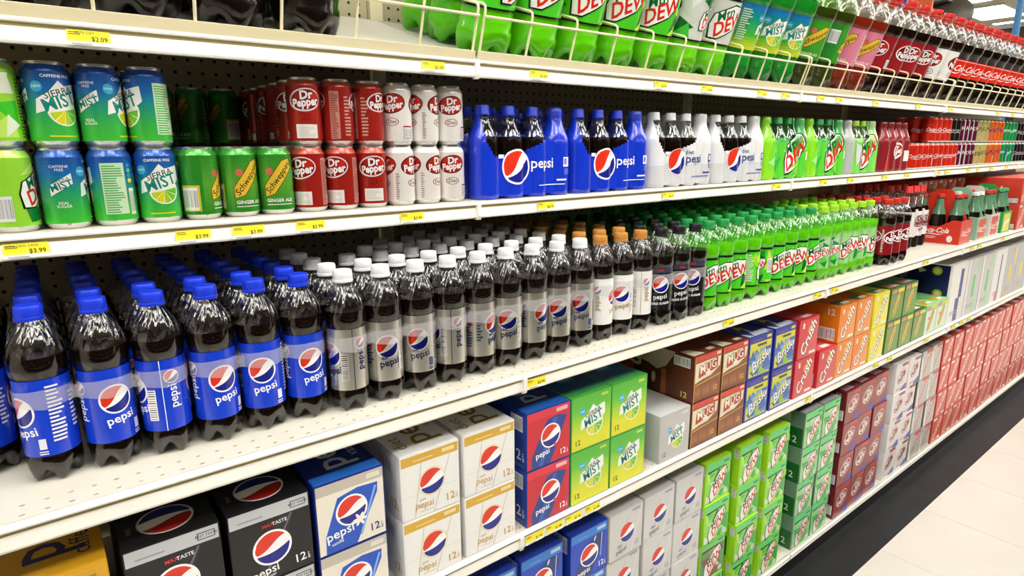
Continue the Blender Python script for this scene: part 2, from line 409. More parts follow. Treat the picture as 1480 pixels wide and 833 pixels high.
def holed_deck(y0, y1, rows):
    """deck top with the two real rows of slots near the front edge"""
    b = MB(); P = .0254; n = 48; x0 = (L-n*P)/2
    ys = [y0+.013+k*.027 for k in range(rows)]
    b.quad((0, y0, 0), (L, y0, 0), (L, ys[0]-.0135, 0), (0, ys[0]-.0135, 0)) if ys[0]-.0135 > y0 else None
    for yc in ys:
        ya, yb = yc-.0135, yc+.0135
        b.quad((0, ya, 0), (x0, ya, 0), (x0, yb, 0), (0, yb, 0)); b.quad((L-x0, ya, 0), (L, ya, 0), (L, yb, 0), (L-x0, yb, 0))
        for k in range(n):
            cx = x0+(k+.5)*P; H = [(cx+.0036*math.cos(q*PI/4+PI/8), yc+.0022*math.sin(q*PI/4+PI/8)) for q in range(8)]
            i = len(b.v)
            O = [(cx+P/2, yc+.004), (cx+.004, yb), (cx-.004, yb), (cx-P/2, yc+.004), (cx-P/2, yc-.004), (cx-.004, ya), (cx+.004, ya), (cx+P/2, yc-.004)]
            b.v += [(p[0], p[1], 0) for p in H] + [(p[0], p[1], 0) for p in O] + [(cx+P/2, yb, 0), (cx-P/2, yb, 0), (cx-P/2, ya, 0), (cx+P/2, ya, 0)]
            for q in range(8):
                w = (q+1) % 8; b.f.append((i+q, i+8+q, i+8+w, i+w))
            b.f += [(i+8, i+16, i+9), (i+10, i+17, i+11), (i+12, i+18, i+13), (i+14, i+19, i+15)]
            b.v += [(p[0], p[1], -.006) for p in H]
            for q in range(8):
                w = (q+1) % 8; b.f.append((i+q, i+w, i+20+w, i+20+q))
    ye = ys[-1]+.0135
    b.quad((0, ye, 0), (L, ye, 0), (L, y1, 0), (0, y1, 0))
    b.quad((0, y0, -.012), (0, y1, -.012), (L, y1, -.012), (L, y0, -.012))
    b.quad((0, y0, -.012), (L, y0, -.012), (L, y0, 0), (0, y0, 0))
    return b
for s in (1, 2, 3, 4, 5):
    y, z = SH[s]; lipm = None
    for j in SECT:
        t = thing('gondola_shelf', f'white steel shelf, {SNAME[s]}, {STXT[j+1]} bay', 'shelf', (j*L, y, z), group=f'bays of the {SNAME[s]}')
        depth = PANEL_Y-y-.0145
        if lipm is None:
            if s == 1:
                b = MB().box(.002, L-.002, 0, depth/math.cos(TILT), -.012, 0)
                dk = b.mesh('deck'); dk.transform(Matrix.Rotation(TILT, 4, 'X'))
            elif s == 5: dk = MB().box(.001, L-.001, 0, depth, -.02, 0).mesh('deck')
            else: dk = holed_deck(.004, depth, 2).mesh('deck')
            k = .62 if s == 5 else 1
            lipm = (dk, MB().extrude_x([(p[0], p[1]*k) for p in LIPP], .003, L-.003).mesh('ticket_rail'), MB().box(.004, L-.004, -.0021, -.0004, -.0123, -.0072).mesh('rail_groove_shadow'),
                    MB().extrude_x([(-.0065, 0), (-.0095, -.006), (-.0095, -.028), (-.007, -.036), (.003, -.036), (.003, 0)], -.0045, .0045).mesh('joint_cover'),
                    MB().extrude_x([(.03, -.012), (depth, -.012 + (math.tan(TILT)*depth if s == 1 else 0)), (depth, -.07+ (math.tan(TILT)*depth if s == 1 else 0)), (.08, -.03)], -.004, .004).mesh('bracket'))
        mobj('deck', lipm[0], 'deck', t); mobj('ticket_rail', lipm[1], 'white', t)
        if s < 5:
            g = mobj('rail_groove_shadow', lipm[2], 'groove', t)
            mobj('joint_cover', lipm[3], 'white', t)
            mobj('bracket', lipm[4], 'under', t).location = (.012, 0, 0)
        else:
            mobj('kick_plate', MB().box(0, L, .002, .02, -z, -.0205).mesh('kick_plate'), m_kick, t)

# wire fence with lane dividers on the tilted shelf
FB = MB().box(.004, L-.004, -.003, .003, .0, .016).mesh('base_bar')
FT = MB().tube([(.006, 0, .078), (L-.006, 0, .078)], .0026, 8).mesh('top_rail', True)
DV = MB().tube([(0, .003, .012), (0, .003, .088), (0, .006, .0955), (0, .013, .098), (0, .06, .098), (0, .38, .098)], .0025, 8).mesh('divider_wire', True)
for j in SECT:
    t = thing('wire_fence', f'cream wire fence on the top shelf, {STXT[j+1]} bay', 'wire fence', (j*L, -.001, ZO), (TILT, 0, 0), group='wire fences along the top shelf')
    mobj('base_bar', FB, 'cream', t); mobj('top_rail', FT, 'cream', t)
    for k in range(11):
        d = mobj('divider_wire', DV, 'cream', t); d.location = (.008 if k == 0 else (L-.008 if k == 10 else k*.122), 0, 0)

# ------------------------------------------------------------------ price tags
def tag_mesh(price, name, w=.048):
    A = Art(); A.rect(-w/2, w/2, -.0095, .0095, '#f6f6f2'); A.rect(-w/2, w/2, -.002, .0095, '#f2e21c'); A.rect(-w/2, w*.5, -.0050, -.002, '#f5ea55')
    A.lines(-w*.46, -w*.05, .0035, .0085, 2, '#7a6c1c', 4)
    if name: A.text(name, -w*.08, .0062, .0046, '#3a3410')
    A.text(price, w*.24, -.0012, .0082, '#2a2612', 0, .012); A.lines(-w*.42, w*.1, -.0085, -.0055, 1, '#a8a8a4', 6)
    return A.mesh('price_tag', front())
TG = {p: tag_mesh(p, n) for p, n in (('$2.09', None), ('$3.99', None), ('$4.79', None), ('$1.49', None))}
TG['diet'] = tag_mesh('$2.09', 'PEPSI DIET'); TG['dew'] = tag_mesh('$3.99', 'MTN DEW CANS')
for me in TG.values(): me.materials.append(M['tag'])
def price_tag(s, x, key, label, group):
    y, z = SH[s]
    o = mobj('price_tag', TG[key], None); o.location = (x, y-.0068, z-.0205); o.rotation_euler = (math.radians(-8), 0, 0)
    tag(o, label, 'price tag', group)
price_tag(1, -.62, 'diet', 'yellow price tag reading $2.09 under the big cola bottles', None)
for x in (-.097, .155, .545, .735, 1.0, 1.13, 1.345, 1.47, 1.75, 2.14, 2.50, 3.15, 3.4, 3.6):
    price_tag(1, x, '$2.09', 'small yellow price tag on the rail of the tilted top shelf', 'price tags on the top shelf rail')
price_tag(2, -.725, 'dew', 'yellow price tag reading $3.99 under the lime green can', None)
for x in (-.525, -.445, -.345, -.152): price_tag(2, x, '$3.99', 'yellow price tag reading $3.99 under the stacked cans', 'price tags under the cans')
for x in (.18, .60, 1.13, 1.43, 1.63, 1.92, 2.13, 2.47, 2.58, 2.86, 3.0, 3.2, 3.45): price_tag(2, x, '$4.79', 'small yellow price tag on the second shelf rail below wrapped packs and far cans', 'price tags under the wrapped packs')
for x in (.03, .69, 1.165, 1.275, 2.03, 2.56, 2.66, 3.0): price_tag(3, x, '$3.99', 'yellow price tag on the rail below the standing bottles', 'price tags on the bottle shelf rail')
for x in (.036, .092, .15, .21, 1.21, 1.71, 1.83, 2.2, 2.52, 2.62, 2.72): price_tag(4, x, '$1.49', 'yellow price tag on the rail of the carton shelf', 'price tags on the carton shelf rail')

# ------------------------------------------------------------------ bottles
def prof_scale(P, R, H): return [(r*R, z*H) for r, z in P]
BODY = [(.30, .03), (.62, .006), (.80, .0), (.93, .025), (1.0, .08), (1.0, .14), (.945, .155), (.945, .61), (1.0, .625), (1.015, .66), (1.015, .70), (.985, .74), (.92, .78), (.80, .82), (.64, .855), (.50, .88), (.43, .893), (.42, .906), (.50, .91), (.50, .918), (.40, .922), (.40, .96)]
def bottle_kind(key, R, H, liq, shell, cap, art, lab=(.165, .605), fill=.725, foil='print_film'):
    """meshes of one kind of bottle; z in fractions of H"""
    K = {'key': key}
    K['shell'] = MB().lathe(prof_scale(BODY, R, H), 30, petal=.13*H, closed=False).mesh('plastic_shell', True)
    lq = [(r, z) for r, z in BODY if z < fill]
    rf = next(r0+(r1-r0)*(fill-z0)/(z1-z0) for (r0, z0), (r1, z1) in zip(BODY, BODY[1:]) if z0 <= fill <= z1)
    K['liquid'] = MB().lathe([(max(r*R-.0012, .002), z*H+.0012) for r, z in lq] + [(rf*R-.0012, fill*H)], 30, petal=.13*H).mesh('liquid', True)
    cr, c0, c1 = R*(.485 if R < .05 else .33), .918*H, H
    cp = MB(); n = 30; hh = c1-c0
    cp.lathe([(cr*1.0, c0), (cr*1.03, c0+hh*.02), (cr*1.03, c0+hh*.22), (cr*.985, c0+hh*.25), (cr*.985, c0+hh*.30), (cr, c0+hh*.33), (cr*.97, c0+hh*.88), (cr*.90, c0+hh*.99), (cr*.80, c1)], n)
    K['cap'] = cp.mesh('cap', True)
    Rl = R*.945+.0005; A = Art(); art(A, PI*Rl, lab[0]*H, lab[1]*H); K['label'] = A.mesh('label', cyl(Rl), .002 if R < .05 else .0035, tmax=.0013)
    K['label'].polygons.foreach_set('use_smooth', [True]*len(K['label'].polygons))
    for p, m in (('shell', shell), ('liquid', liq), ('cap', cap), ('label', foil)): K[p].materials.append(M[m])
    return K
def place_bottle(K, loc, rz, label, group, rx=0., cat='soda bottle'):
    t = thing('soda_bottle', label, cat, loc, (rx, 0, 0), group); 
    t.rotation_euler = (Matrix.Rotation(rx, 3, 'X') @ Matrix.Rotation(rz, 3, 'Z')).to_euler()
    for n, p in (('plastic_shell', 'shell'), ('liquid', 'liquid'), ('label', 'label'), ('cap', 'cap')): mobj(n, K[p], None, t)
    return t
def face_cam(x, y, a=0.): return math.atan2(CAMP.x-x, -(CAMP.y-y)) + math.radians(a)

def art_cola(bg, txt, word='pepsi', gold=None, info='#e9eefc', sub=None, ring='#ffffff'):
    def f(A, hw, z0, z1):
        h = z1-z0; zc = (z0+z1)/2
        A.rect(-hw, hw, z0, z1, bg)
        for u in (0, hw*.999, -hw*.999):
            A.globe(u, z0+h*.585, h*.18, ring, 1.1, .3)
            A.text(word, u+.003, z0+h*.315, h*.165, txt, .16, .014)
            if sub: A.text(sub[0], u-.006, z0+h*.40, h*.07, sub[1], .16, .02)
        A.globe(-hw*.46, z0+h*.76, h*.085, ring, 1.1, .3); A.text(word, -hw*.46, z0+h*.48, h*.165, txt, PI/2, .01)
        A.rect(-hw*.595, -hw*.585, z0, z1, txt); A.barcode(-hw*.80, -hw*.68, z0+h*.16, z0+h*.60, True)
        A.lines(hw*.36, hw*.54, z0+h*.18, z0+h*.94, 15, info, 5); A.lines(hw*.62, hw*.74, z0+h*.3, z0+h*.8, 9, info, 8)
        A.rect(hw*.20, hw*.28, z0+h*.10, z0+h*.24, info); A.lines(hw*.19, hw*.29, z0+h*.03, z0+h*.09, 2, info, 2)
    return f
def art_dew(cs, base, white):
    def f(A, hw, z0, z1):
        h = z1-z0; A.rect(-hw, hw, z0, z1, base)
        for k in range(5): facets(A, -hw+.4*hw*k+.0005, -hw+.4*hw*(k+1)-.0005, z0+h*.03, z1-h*.06, cs, 5, k*7+2)
        if white: A.rect(-hw*.86, -hw*.42, z0+h*.02, z1-h*.02, '#d4d8d0'); A.lines(-hw*.82, -hw*.46, z0+h*.08, z1-h*.08, 16, '#8c948c', 3)
        else: A.rect(-hw, hw, z1-h*.05, z1, '#151a14'); A.rect(-hw, hw, z0, z0+h*.035, '#151a14')
        dew_logo(A, 0, z0+h*.5, min(h*.8, hw*.74)); dew_logo(A, hw*.8, z0+h*.5, min(h*.55, hw*.45))
        if not white: A.lines(-hw*.7, -hw*.5, z0+h*.15, z0+h*.9, 14, '#e8f0d8', 5); A.barcode(-hw*.92, -hw*.76, z0+h*.3, z0+h*.7)
    return f
def art_pepper(bg, fill, txt, info, diet):
    def f(A, hw, z0, z1):
        h = z1-z0; A.rect(-hw, hw, z0, z1, bg)
        for u in (0, hw*.75, -hw*.75): pepper_logo(A, u, z0+h*.62, min(h*.62, hw*.62), '#f4f0ee' if not diet else '#7a1418', fill, txt)
        if diet:
            for u in (0, hw*.75, -hw*.75): A.ell(u, z0+h*.22, h*.2, h*.10, '#8a2a22'); A.ell(u, z0+h*.22, h*.18, h*.085, '#f2f0ec'); A.text('Diet', u, z0+h*.22, h*.14, '#30242c')
        A.lines(-hw*.40, -hw*.30, z0+h*.1, z1-h*.1, 14, info, 4); A.barcode(hw*.30, hw*.44, z0+h*.08, z0+h*.34)
    return f
def art_coke(bg):
    def f(A, hw, z0, z1):
        h = z1-z0; A.rect(-hw, hw, z0, z1, bg)
        for u in (0, hw*.82, -hw*.82): coke_logo(A, u, z0+h*.5, min(hw*.78, h*1.7))
        A.rect(-hw, hw, z1-h*.09, z1-h*.06, '#f6d8d0'); A.lines(hw*.40, hw*.46, z0+h*.1, z1-h*.2, 9, '#f4e0dc', 2)
    return f
def art_mist(cs=('#d8e02a', '#3fb83a', '#1a9a78', '#1b6cc0')):
    def f(A, hw, z0, z1):
        h = z1-z0; A.grad(-hw, hw, z0, z1, cs)
        for u in (0, hw*.9, -hw*.9): mist_logo(A, u, z0+h*.5, min(hw*.62, h*.62))
        A.lines(hw*.38, hw*.55, z0+h*.2, z0+h*.9, 14, '#d2efd0', 3); A.barcode(-hw*.52, -hw*.36, z0+h*.1, z0+h*.5)
    return f
def art_ginger(bg, ban='#2f8a2a', bar=True):
    def f(A, hw, z0, z1):
        h = z1-z0; A.rect(-hw, hw, z0, z1, bg); A.rect(-hw*.3, hw*.3, z0, z1, ban)
        for u in (0, hw*.85, -hw*.85): schweppes_logo(A, u, z0+h*.55, min(hw*.8, h*.75), .6); A.text('GINGER ALE', u, z0+h*.13, h*.09, '#f4f4e8', 0, .01)
        A.barcode(-hw*.52, -hw*.34, z0+h*.5, z0+h*.85); A.lines(hw*.38, hw*.5, z0+h*.15, z0+h*.9, 14, '#cfe6c4', 3)
    return f
def art_black(A, hw, z0, z1):
    h = z1-z0; A.rect(-hw, hw, z0, z1, '#141418'); A.rect(-hw, hw, z1-h*.10, z1, '#3a3f52')
    for u in (0, hw*.999, -hw*.999):
        A.globe(u, z0+h*.62, h*.18, '#ffffff', 1.1, .3); A.text('pepsi', u, z0+h*.33, h*.16, '#f2f2f2', .14, .012); A.text('ZERO SUGAR', u, z0+h*.17, h*.075, '#f2f2f2', .1, .03); A.rect(u-.006, u+.006, z1-h*.07, z1-h*.03, '#c8281c')
    A.lines(hw*.40, hw*.54, z0+h*.1, z0+h*.9, 14, '#c8c8c8', 5)
R2, H2 = .0333, .241
K = {}
K['cola'] = bottle_kind('cola', R2, H2, 'liq_cola', 'pet', 'cap_blue', art_cola('#1440d2', '#ffffff'))
K['diet'] = bottle_kind('diet', R2, H2, 'liq_cola', 'pet', 'cap_white', art_cola('#c9c6bc', '#20306e', info='#51608e', sub=('diet', '#20306e')), foil='print_foil')
K['cfree'] = bottle_kind('cfree', R2, H2, 'liq_cola', 'pet', 'cap_tan', art_cola('#f1f0ec', '#b0935a', info='#d2c4a4'))
K['zero'] = bottle_kind('zero', R2, H2, 'liq_cola', 'pet', 'cap_black', art_black)
GC = ['#0f6a2c', '#3fc828', '#a6e62a', '#1d9a3a', '#62e03c', '#c8ee4a']
K['dew'] = bottle_kind('dew', R2, H2, 'liq_dew', 'petl', 'cap_green', art_dew(GC, '#4fd32a', False))
K['dewdiet'] = bottle_kind('dewdiet', R2, H2, 'liq_lime', 'petl', 'cap_lime', art_dew(['#1d9a3a', '#5fd84a', '#dfe4dc', '#c4ccc0', '#8ee06a'], '#9fdc86', True))
K['pepper'] = bottle_kind('pepper', R2, H2, 'liq_maroon', 'pet', 'cap_red', art_pepper('#8e1a22', '#7a1418', '#ffffff', '#e8c8c4', False))
R3, H3 = .0575, .33
LB = (.27, .615)
K['cola2'] = bottle_kind('cola2', R3, H3, 'liq_cola', 'petb', 'cap_blue', art_cola('#1440d2', '#ffffff'), LB, .72)
K['dew2'] = bottle_kind('dew2', R3, H3, 'liq_dew', 'petlb', 'cap_green', art_dew(GC, '#4fd32a', False), LB, .74)
K['dewdiet2'] = bottle_kind('dewdiet2', R3, H3, 'liq_lime', 'petlb', 'cap_lime', art_dew(['#0f6a2c', '#3fc83a', '#e2e6de', '#d4d8d0', '#eef0ea'], '#d8dcd4', False), LB, .74)
K['mist2'] = bottle_kind('mist2', R3, H3, 'liq_mist', 'petg', 'cap_green', art_mist(), LB, .74)
K['ginger2'] = bottle_kind('ginger2', R3, H3, 'liq_ginger', 'petlb', 'cap_green', art_ginger('#2a8a2e', '#3f9a2c'), LB, .72)
K['pink2'] = bottle_kind('pink2', R3, H3, 'liq_red', 'petb', 'cap_red', art_ginger('#e58aa8', '#dd7f9c'), LB, .72)
K['pepper2'] = bottle_kind('pepper2', R3, H3, 'liq_maroon', 'petb', 'cap_red', art_pepper('#9a1c24', '#7a1418', '#ffffff', '#e8c8c4', False), LB, .72)
K['dietpepper2'] = bottle_kind('dietpepper2', R3, H3, 'liq_maroon', 'petb', 'cap_red', art_pepper('#f2f0ee', '#8a1a1c', '#ffffff', '#b8a8a8', True), LB, .72)
K['coke2'] = bottle_kind('coke2', R3, H3, 'liq_cola', 'petb', 'cap_red', art_coke('#e22a16'), (.33, .55), .72)

# ---- middle shelf: half-litre bottles
S3Y, S3Z = SH[3]
D3 = {'cola': 'blue capped cola bottle with blue label', 'diet': 'white capped cola bottle with silver label', 'cfree': 'tan capped cola bottle with white label',
      'zero': 'black capped cola bottle with black label', 'dew': 'green soda bottle with dark green cap', 'dewdiet': 'green soda bottle with lime cap', 'pepper': 'red capped soda bottle with maroon label'}
N3 = {'cola': 'silver labels', 'diet': 'blue labels', 'cfree': 'silver labels', 'zero': 'tan caps', 'dew': 'black caps', 'dewdiet': 'dark green caps', 'pepper': 'lime caps'}
CNT = {}
rows3 = []
def lane3(kind, x, rows, a, y0=-.062):
    if kind == 'cola': k = 8 - len([1 for r in rows3 if r[0] == 'cola']) - 1 if len(rows3) > 5 else 5-len(rows3); k = k if len(rows3) < 6 else len(rows3)
    else: k = CNT.get(kind, 0); CNT[kind] = k+1
    for q in range(rows):
        y = y0+q*.0695; jx = random.uniform(-.0002, .0002)*(q > 0)
        fr = q == 0
        place_bottle(K[kind], (x+jx, y, S3Z), face_cam(x, y, a if fr else random.choice((0, 25, -40, 120, 180, 70))),
                     D3[kind] + (f', front row, {ORD[k]} from the {N3[kind]}' if fr else ' standing behind the front row'),
                     D3[kind] + (' front row' if fr else ' rows behind'))
    rows3.append((kind, x, y0))
PA = [-62, 16, 102, 20, 0, 20]
for i, (x, y) in enumerate(zip((-.735, -.665, -.596, -.527, -.4585, -.390), (-.026, -.034, -.040, -.046, -.048, -.050))): lane3('cola', x, 6, PA[i], y)
for i, x in enumerate((-.806, -.876)): lane3('cola', x, 5, -80, .045)
DA = [122, 190, 0, 112, -120, 185, 45, 190, 8]
for i, x in enumerate([-.3215+.068*k for k in range(9)]): lane3('diet', x, (5, 3, 4, 5, 5, 6, 6, 6, 6)[i], DA[i], -.066)
for i, x in enumerate((.2905, .3585, .4265)): lane3('cfree', x, 6, (75, 190, 118)[i], -.062)
for i, x in enumerate((.4945, .5625, .6305)): lane3('zero', x, 6, (8, 25, 0)[i], -.07)
for i in range(9): lane3('dew', .7+i*.0685, 7, (25, 10, 0, 120, 200, 40, 8, 0, 50)[i], -.06)
for i in range(6): lane3('dewdiet', 1.319+i*.0685, 4 if i else 3, (235, 235, 60, 0, 10, 70)[i], -.065)
for i in range(3): lane3('pepper', 1.75+i*.0695, 5, (62, 58, 66)[i], -.09)

# milky plastic carriers that join the front bottles in threes
bz0, bz1 = .435*H2, .55*H2
def carrier(xs, y, label):
    t = MB(); r = R2*.945+.0023
    for i, (x, yy) in enumerate(zip(xs, y)):
        n = 30
        for q in range(n):
            a0, a1 = 2*PI*q/n, 2*PI*(q+1)/n
            s0 = .004*abs(math.sin(a0*1.5)); s1 = .004*abs(math.sin(a1*1.5))
            p = lambda a, z: (x+r*math.sin(a), yy-r*math.cos(a), z)
            t.quad(p(a0, bz0+s0), p(a1, bz0+s1), p(a1, bz1-s1*.4), p(a0, bz1-s0*.4))
        if i+1 < len(xs):
            a = math.radians(58); x1, y1 = xs[i+1], y[i+1]
            t.quad((x+r*math.sin(a), yy-r*math.cos(a), bz0+.005), (x1-r*math.sin(a), y1-r*math.cos(a), bz0+.005), (x1-r*math.sin(a), y1-r*math.cos(a), bz1-.004), (x+r*math.sin(a), yy-r*math.cos(a), bz1-.004))
    o = t.build('plastic_ring_carrier', 'band', None, True); o.location = (0, 0, S3Z); tag(o, label, 'plastic carrier')
for names, k0 in (('first three blue label cola bottles', 0), ('last three blue label cola bottles', 3)):
    seg = [r for r in rows3 if r[0] == 'cola'][k0:k0+3]
    carrier([s[1] for s in seg], [s[2] for s in seg], f'milky plastic ring carrier round the {names}')
for k0, n in ((0, 'next to the blue capped ones'), (3, 'in the middle of their row'), (6, 'next to the tan capped ones')):
    seg = [r for r in rows3 if r[0] == 'diet'][k0:k0+3]
    carrier([s[1] for s in seg], [s[2] for s in seg], f'milky plastic ring carrier round silver label bottles {n}')
for kd, n in (('cfree', 'white label bottles with tan caps'), ('zero', 'black label bottles')):
    seg = [r for r in rows3 if r[0] == kd]
    carrier([s[1] for s in seg], [s[2] for s in seg], f'milky plastic ring carrier round the {n}')

# ---- tilted top shelf: two-litre bottles, one lane between each pair of wires
D1 = {'cola2': 'big dark cola bottle', 'dew2': 'big bright green soda bottle', 'dewdiet2': 'big green bottle with pale label', 'mist2': 'big green bottle, blue-yellow label',
      'ginger2': 'big bottle with green label', 'pink2': 'big bottle with pink label', 'pepper2': 'big bottle with maroon label', 'dietpepper2': 'big bottle with white label', 'coke2': 'big red capped bottle, red label'}
N1 = {'cola2': 'empty lanes', 'dew2': 'empty lanes', 'dewdiet2': 'bright green labels', 'mist2': 'pale labels', 'ginger2': 'blue-yellow labels', 'pink2': 'green labels', 'pepper2': 'pink labels', 'dietpepper2': 'maroon labels', 'coke2': 'white labels'}
def lane1(kind, x, rows, a):
    for q in range(rows):
        s = .072+q*.117; y = s*math.cos(TILT); z = ZO+s*math.sin(TILT)+.0006
        place_bottle(K[kind], (x, y, z), face_cam(x, y, a if q == 0 else random.choice((0, 40, 120, 200))), D1[kind] + (f', at the fence, {ORD[CNT.get(kind, 0)]} from the {N1[kind]}' if q == 0 else ', behind the front one'), D1[kind] + (' front' if q == 0 else ' behind'), TILT)
    CNT[kind] = CNT.get(kind, 0)+1
for i, x in enumerate((-.305, -.427, -.549, -.671, -.793, -.915)): lane1('cola2', x, 3, 20)
lanes = ['dew2']*5 + ['dewdiet2']*2 + ['mist2']*3 + ['ginger2']*2 + ['pink2']*2 + ['pepper2']*4 + ['dietpepper2']*2 + ['coke2']*15
LA = [70, 30, 26, 16, 12, -70, 35, -75, 30, 30, 25, 95, -8, 25, 0, -75, 25, 30, 12, -60] + [10, 15, 8, 20]*4
for i, k in enumerate(lanes): lane1(k, .061+i*.122, 3 if i < 5 else 2, LA[i])

# ------------------------------------------------------------------ cans on the second shelf
RC, HC = .0279, .1115
CANB = MB().lathe([(.72, 0), (.80, .004), (.80, .02), (1.0, .075)], 28, closed=True)
CANB.v = []; CANB.f = []
CANB.lathe([(r*RC, z*HC) for r, z in ((.70, .012), (.76, 0), (.82, .005), (.97, .06), (1.0, .075))], 28, closed=True)
CANB = CANB.mesh('can_base', True); CANB.materials.append(M['alu'])
CANT = MB().lathe([(r*RC, z*HC) for r, z in ((.82, .965), (.845, .985), (.845, 1.0), (.80, 1.0), (.78, .965), (.3, .965))], 28, closed=False)
CANT.v.append((0, 0, .965*HC)); n0 = 5*28
for q in range(28): CANT.f.append((n0+q, n0+(q+1) % 28, len(CANT.v)-1))
CANT.box(-.009, .009, -.006, .016, .966*HC, .975*HC)
CANT = CANT.mesh('can_lid', True); CANT.materials.append(M['alu'])
def can_kind(top, art):
    A = Art(); art(A, PI*RC, .075*HC, .885*HC)
    body = A.mesh('printed_body', cyl(RC), .002); body.materials.append(M['print_can'])
    body.polygons.foreach_set('use_smooth', [True]*len(body.polygons))
    B = Art(); B.rect(-PI*RC, PI*RC, 0, 1, top)
    def sh(u, v, o):
        r = RC*(1-.175*v**1.3); z = HC*(.885+.082*v); return (r*math.sin(u/RC), -r*math.cos(u/RC), z)
    B.p = []
    for k in range(4): B.rect(-PI*RC, PI*RC, k/4, (k+1)/4, top, False)
    shl = B.mesh('shoulder', sh, .0045); shl.materials.append(M['print_can'])
    return body, shl
def can_dew(A, hw, z0, z1):
    h = z1-z0; A.rect(-hw, hw, z0, z1, '#9ade3a')
    facets(A, -hw*.3, hw*.6, z0+h*.05, z1-h*.05, ['#0f7a34', '#3fc828', '#c8ee6a', '#e8f0d8'], 9, 3); dew_logo(A, 0, z0+h*.55, hw*.62)
    A.barcode(-hw*.62, -hw*.42, z0+h*.08, z0+h*.45); A.lines(-hw*.95, -hw*.7, z0+h*.05, z0+h*.9, 16, '#5a9a2a', 2); A.lines(hw*.62, hw*.9, z0+h*.05, z0+h*.9, 18, '#4a8a22', 2)
def can_mist(A, hw, z0, z1):
    h = z1-z0; A.grad(-hw, hw, z0, z1, ['#46c33c', '#3ab44a', '#229a72', '#1b6cae', '#1c4f9e'], 18)
    A.text('CAFFEINE FREE', 0, z0+h*.93, h*.06, '#ffffff', 0, .01); mist_logo(A, 0, z0+h*.55, hw*.66)
    A.lines(-hw*.2, hw*.2, z0+h*.06, z0+h*.10, 1, '#e8d820', 2)
    A.rect(hw*.52, hw*.86, z0+h*.1, z0+h*.9, '#cdecc4'); A.lines(hw*.54, hw*.84, z0+h*.12, z0+h*.88, 20, '#58b460', 4); A.barcode(hw*.90, hw*.999, z0+h*.08, z0+h*.5)
    for k, c in enumerate(('#2a9ad0', '#6cd03a', '#28b0c0', '#f2d21a')): A.ell(hw*.94, z0+h*(.86-.08*k), h*.035, h*.035, c, n=12)
    A.poly([(-hw*.74, z0+h*.42), (-hw*.74, z0+h*.58), (-hw*.44, z0+h*.76), (-hw*.43, z0+h*.60)], '#f2f6f0'); A.text('SIERRA', -hw*.585, z0+h*.65, h*.075, '#2a5a52', .3); A.text('MIST', -hw*.585, z0+h*.57, h*.15, '#117a6e', .3, .02)
    A.text('CAFFEINE', -hw*.585, z0+h*.86, h*.055, '#ffffff'); A.text('FREE', -hw*.585, z0+h*.81, h*.055, '#ffffff'); A.text('REAL', -hw*.585, z0+h*.31, h*.06, '#ffffff'); A.text('SUGAR', -hw*.585, z0+h*.26, h*.06, '#ffffff')
def can_ginger(A, hw, z0, z1):
    h = z1-z0; A.rect(-hw, hw, z0, z1, '#2c8a26'); A.grad(-hw*.4, hw*.4, z0, z1, ['#2a8424', '#5aa832', '#2c8a26'])
    schweppes_logo(A, 0, z0+h*.58, hw*.72, .9); A.text('GINGER ALE', 0, z0+h*.17, h*.085, '#ffffff', 0, .02); A.lines(-hw*.24, hw*.24, z0+h*.09, z0+h*.12, 1, '#e8f0dc', 2)
    A.rect(-hw*.80, -hw*.46, z0+h*.06, z0+h*.50, '#d8c83a'); A.barcode(-hw*.78, -hw*.50, z0+h*.08, z0+h*.46); A.lines(hw*.55, hw*.7, z0+h*.1, z0+h*.9, 16, '#a8d08a', 3)
    schweppes_logo(A, hw*.92, z0+h*.58, hw*.5, .9)
def can_pepper(A, hw, z0, z1):
    h = z1-z0; A.rect(-hw, hw, z0, z1, '#a01f16')
    pepper_logo(A, 0, z0+h*.74, hw*.56, '#efe9e6', '#8e1610'); pepper_logo(A, -hw*.9, z0+h*.74, hw*.5, '#efe9e6', '#8e1610'); A.text('23', 0, z0+h*.43, h*.16, '#84180f', 0, .01)
    A.rect(-hw*.20, hw*.20, z0+h*.05, z0+h*.30, '#f2eeea'); A.lines(-hw*.17, hw*.17, z0+h*.08, z0+h*.27, 6, '#d4cdc6', 2)
    A.rect(hw*.42, hw*.60, z0+h*.04, z0+h*.92, '#c98a80'); A.lines(hw*.43, hw*.59, z0+h*.06, z0+h*.9, 26, '#9a3a30', 4); A.lines(hw*.7, hw*.84, z0+h*.1, z0+h*.86, 12, '#d49a90', 5); A.rect(-hw*.52, -hw*.42, z0+h*.05, z0+h*.18, '#efe9e6')
def can_dpepper(A, hw, z0, z1):
    h = z1-z0; A.rect(-hw, hw, z0, z1, '#efebe6')
    for u in (0, hw*.7, -hw*.7):
        pepper_logo(A, u, z0+h*.74, hw*.54, '#6a1c18', '#b02a1c'); A.ell(u, z0+h*.38, hw*.15, h*.08, '#a8322a'); A.ell(u, z0+h*.38, hw*.13, h*.068, '#efebe6'); A.text('Diet', u, z0+h*.38, h*.11, '#3a2a2a', 0, .01, .1)
    A.rect(hw*.24, hw*.46, z0+h*.05, z0+h*.30, '#b02a1c'); A.barcode(hw*.25, hw*.45, z0+h*.06, z0+h*.27); A.lines(-hw*.42, -hw*.33, z0+h*.05, z0+h*.6, 12, '#a89a94', 3)
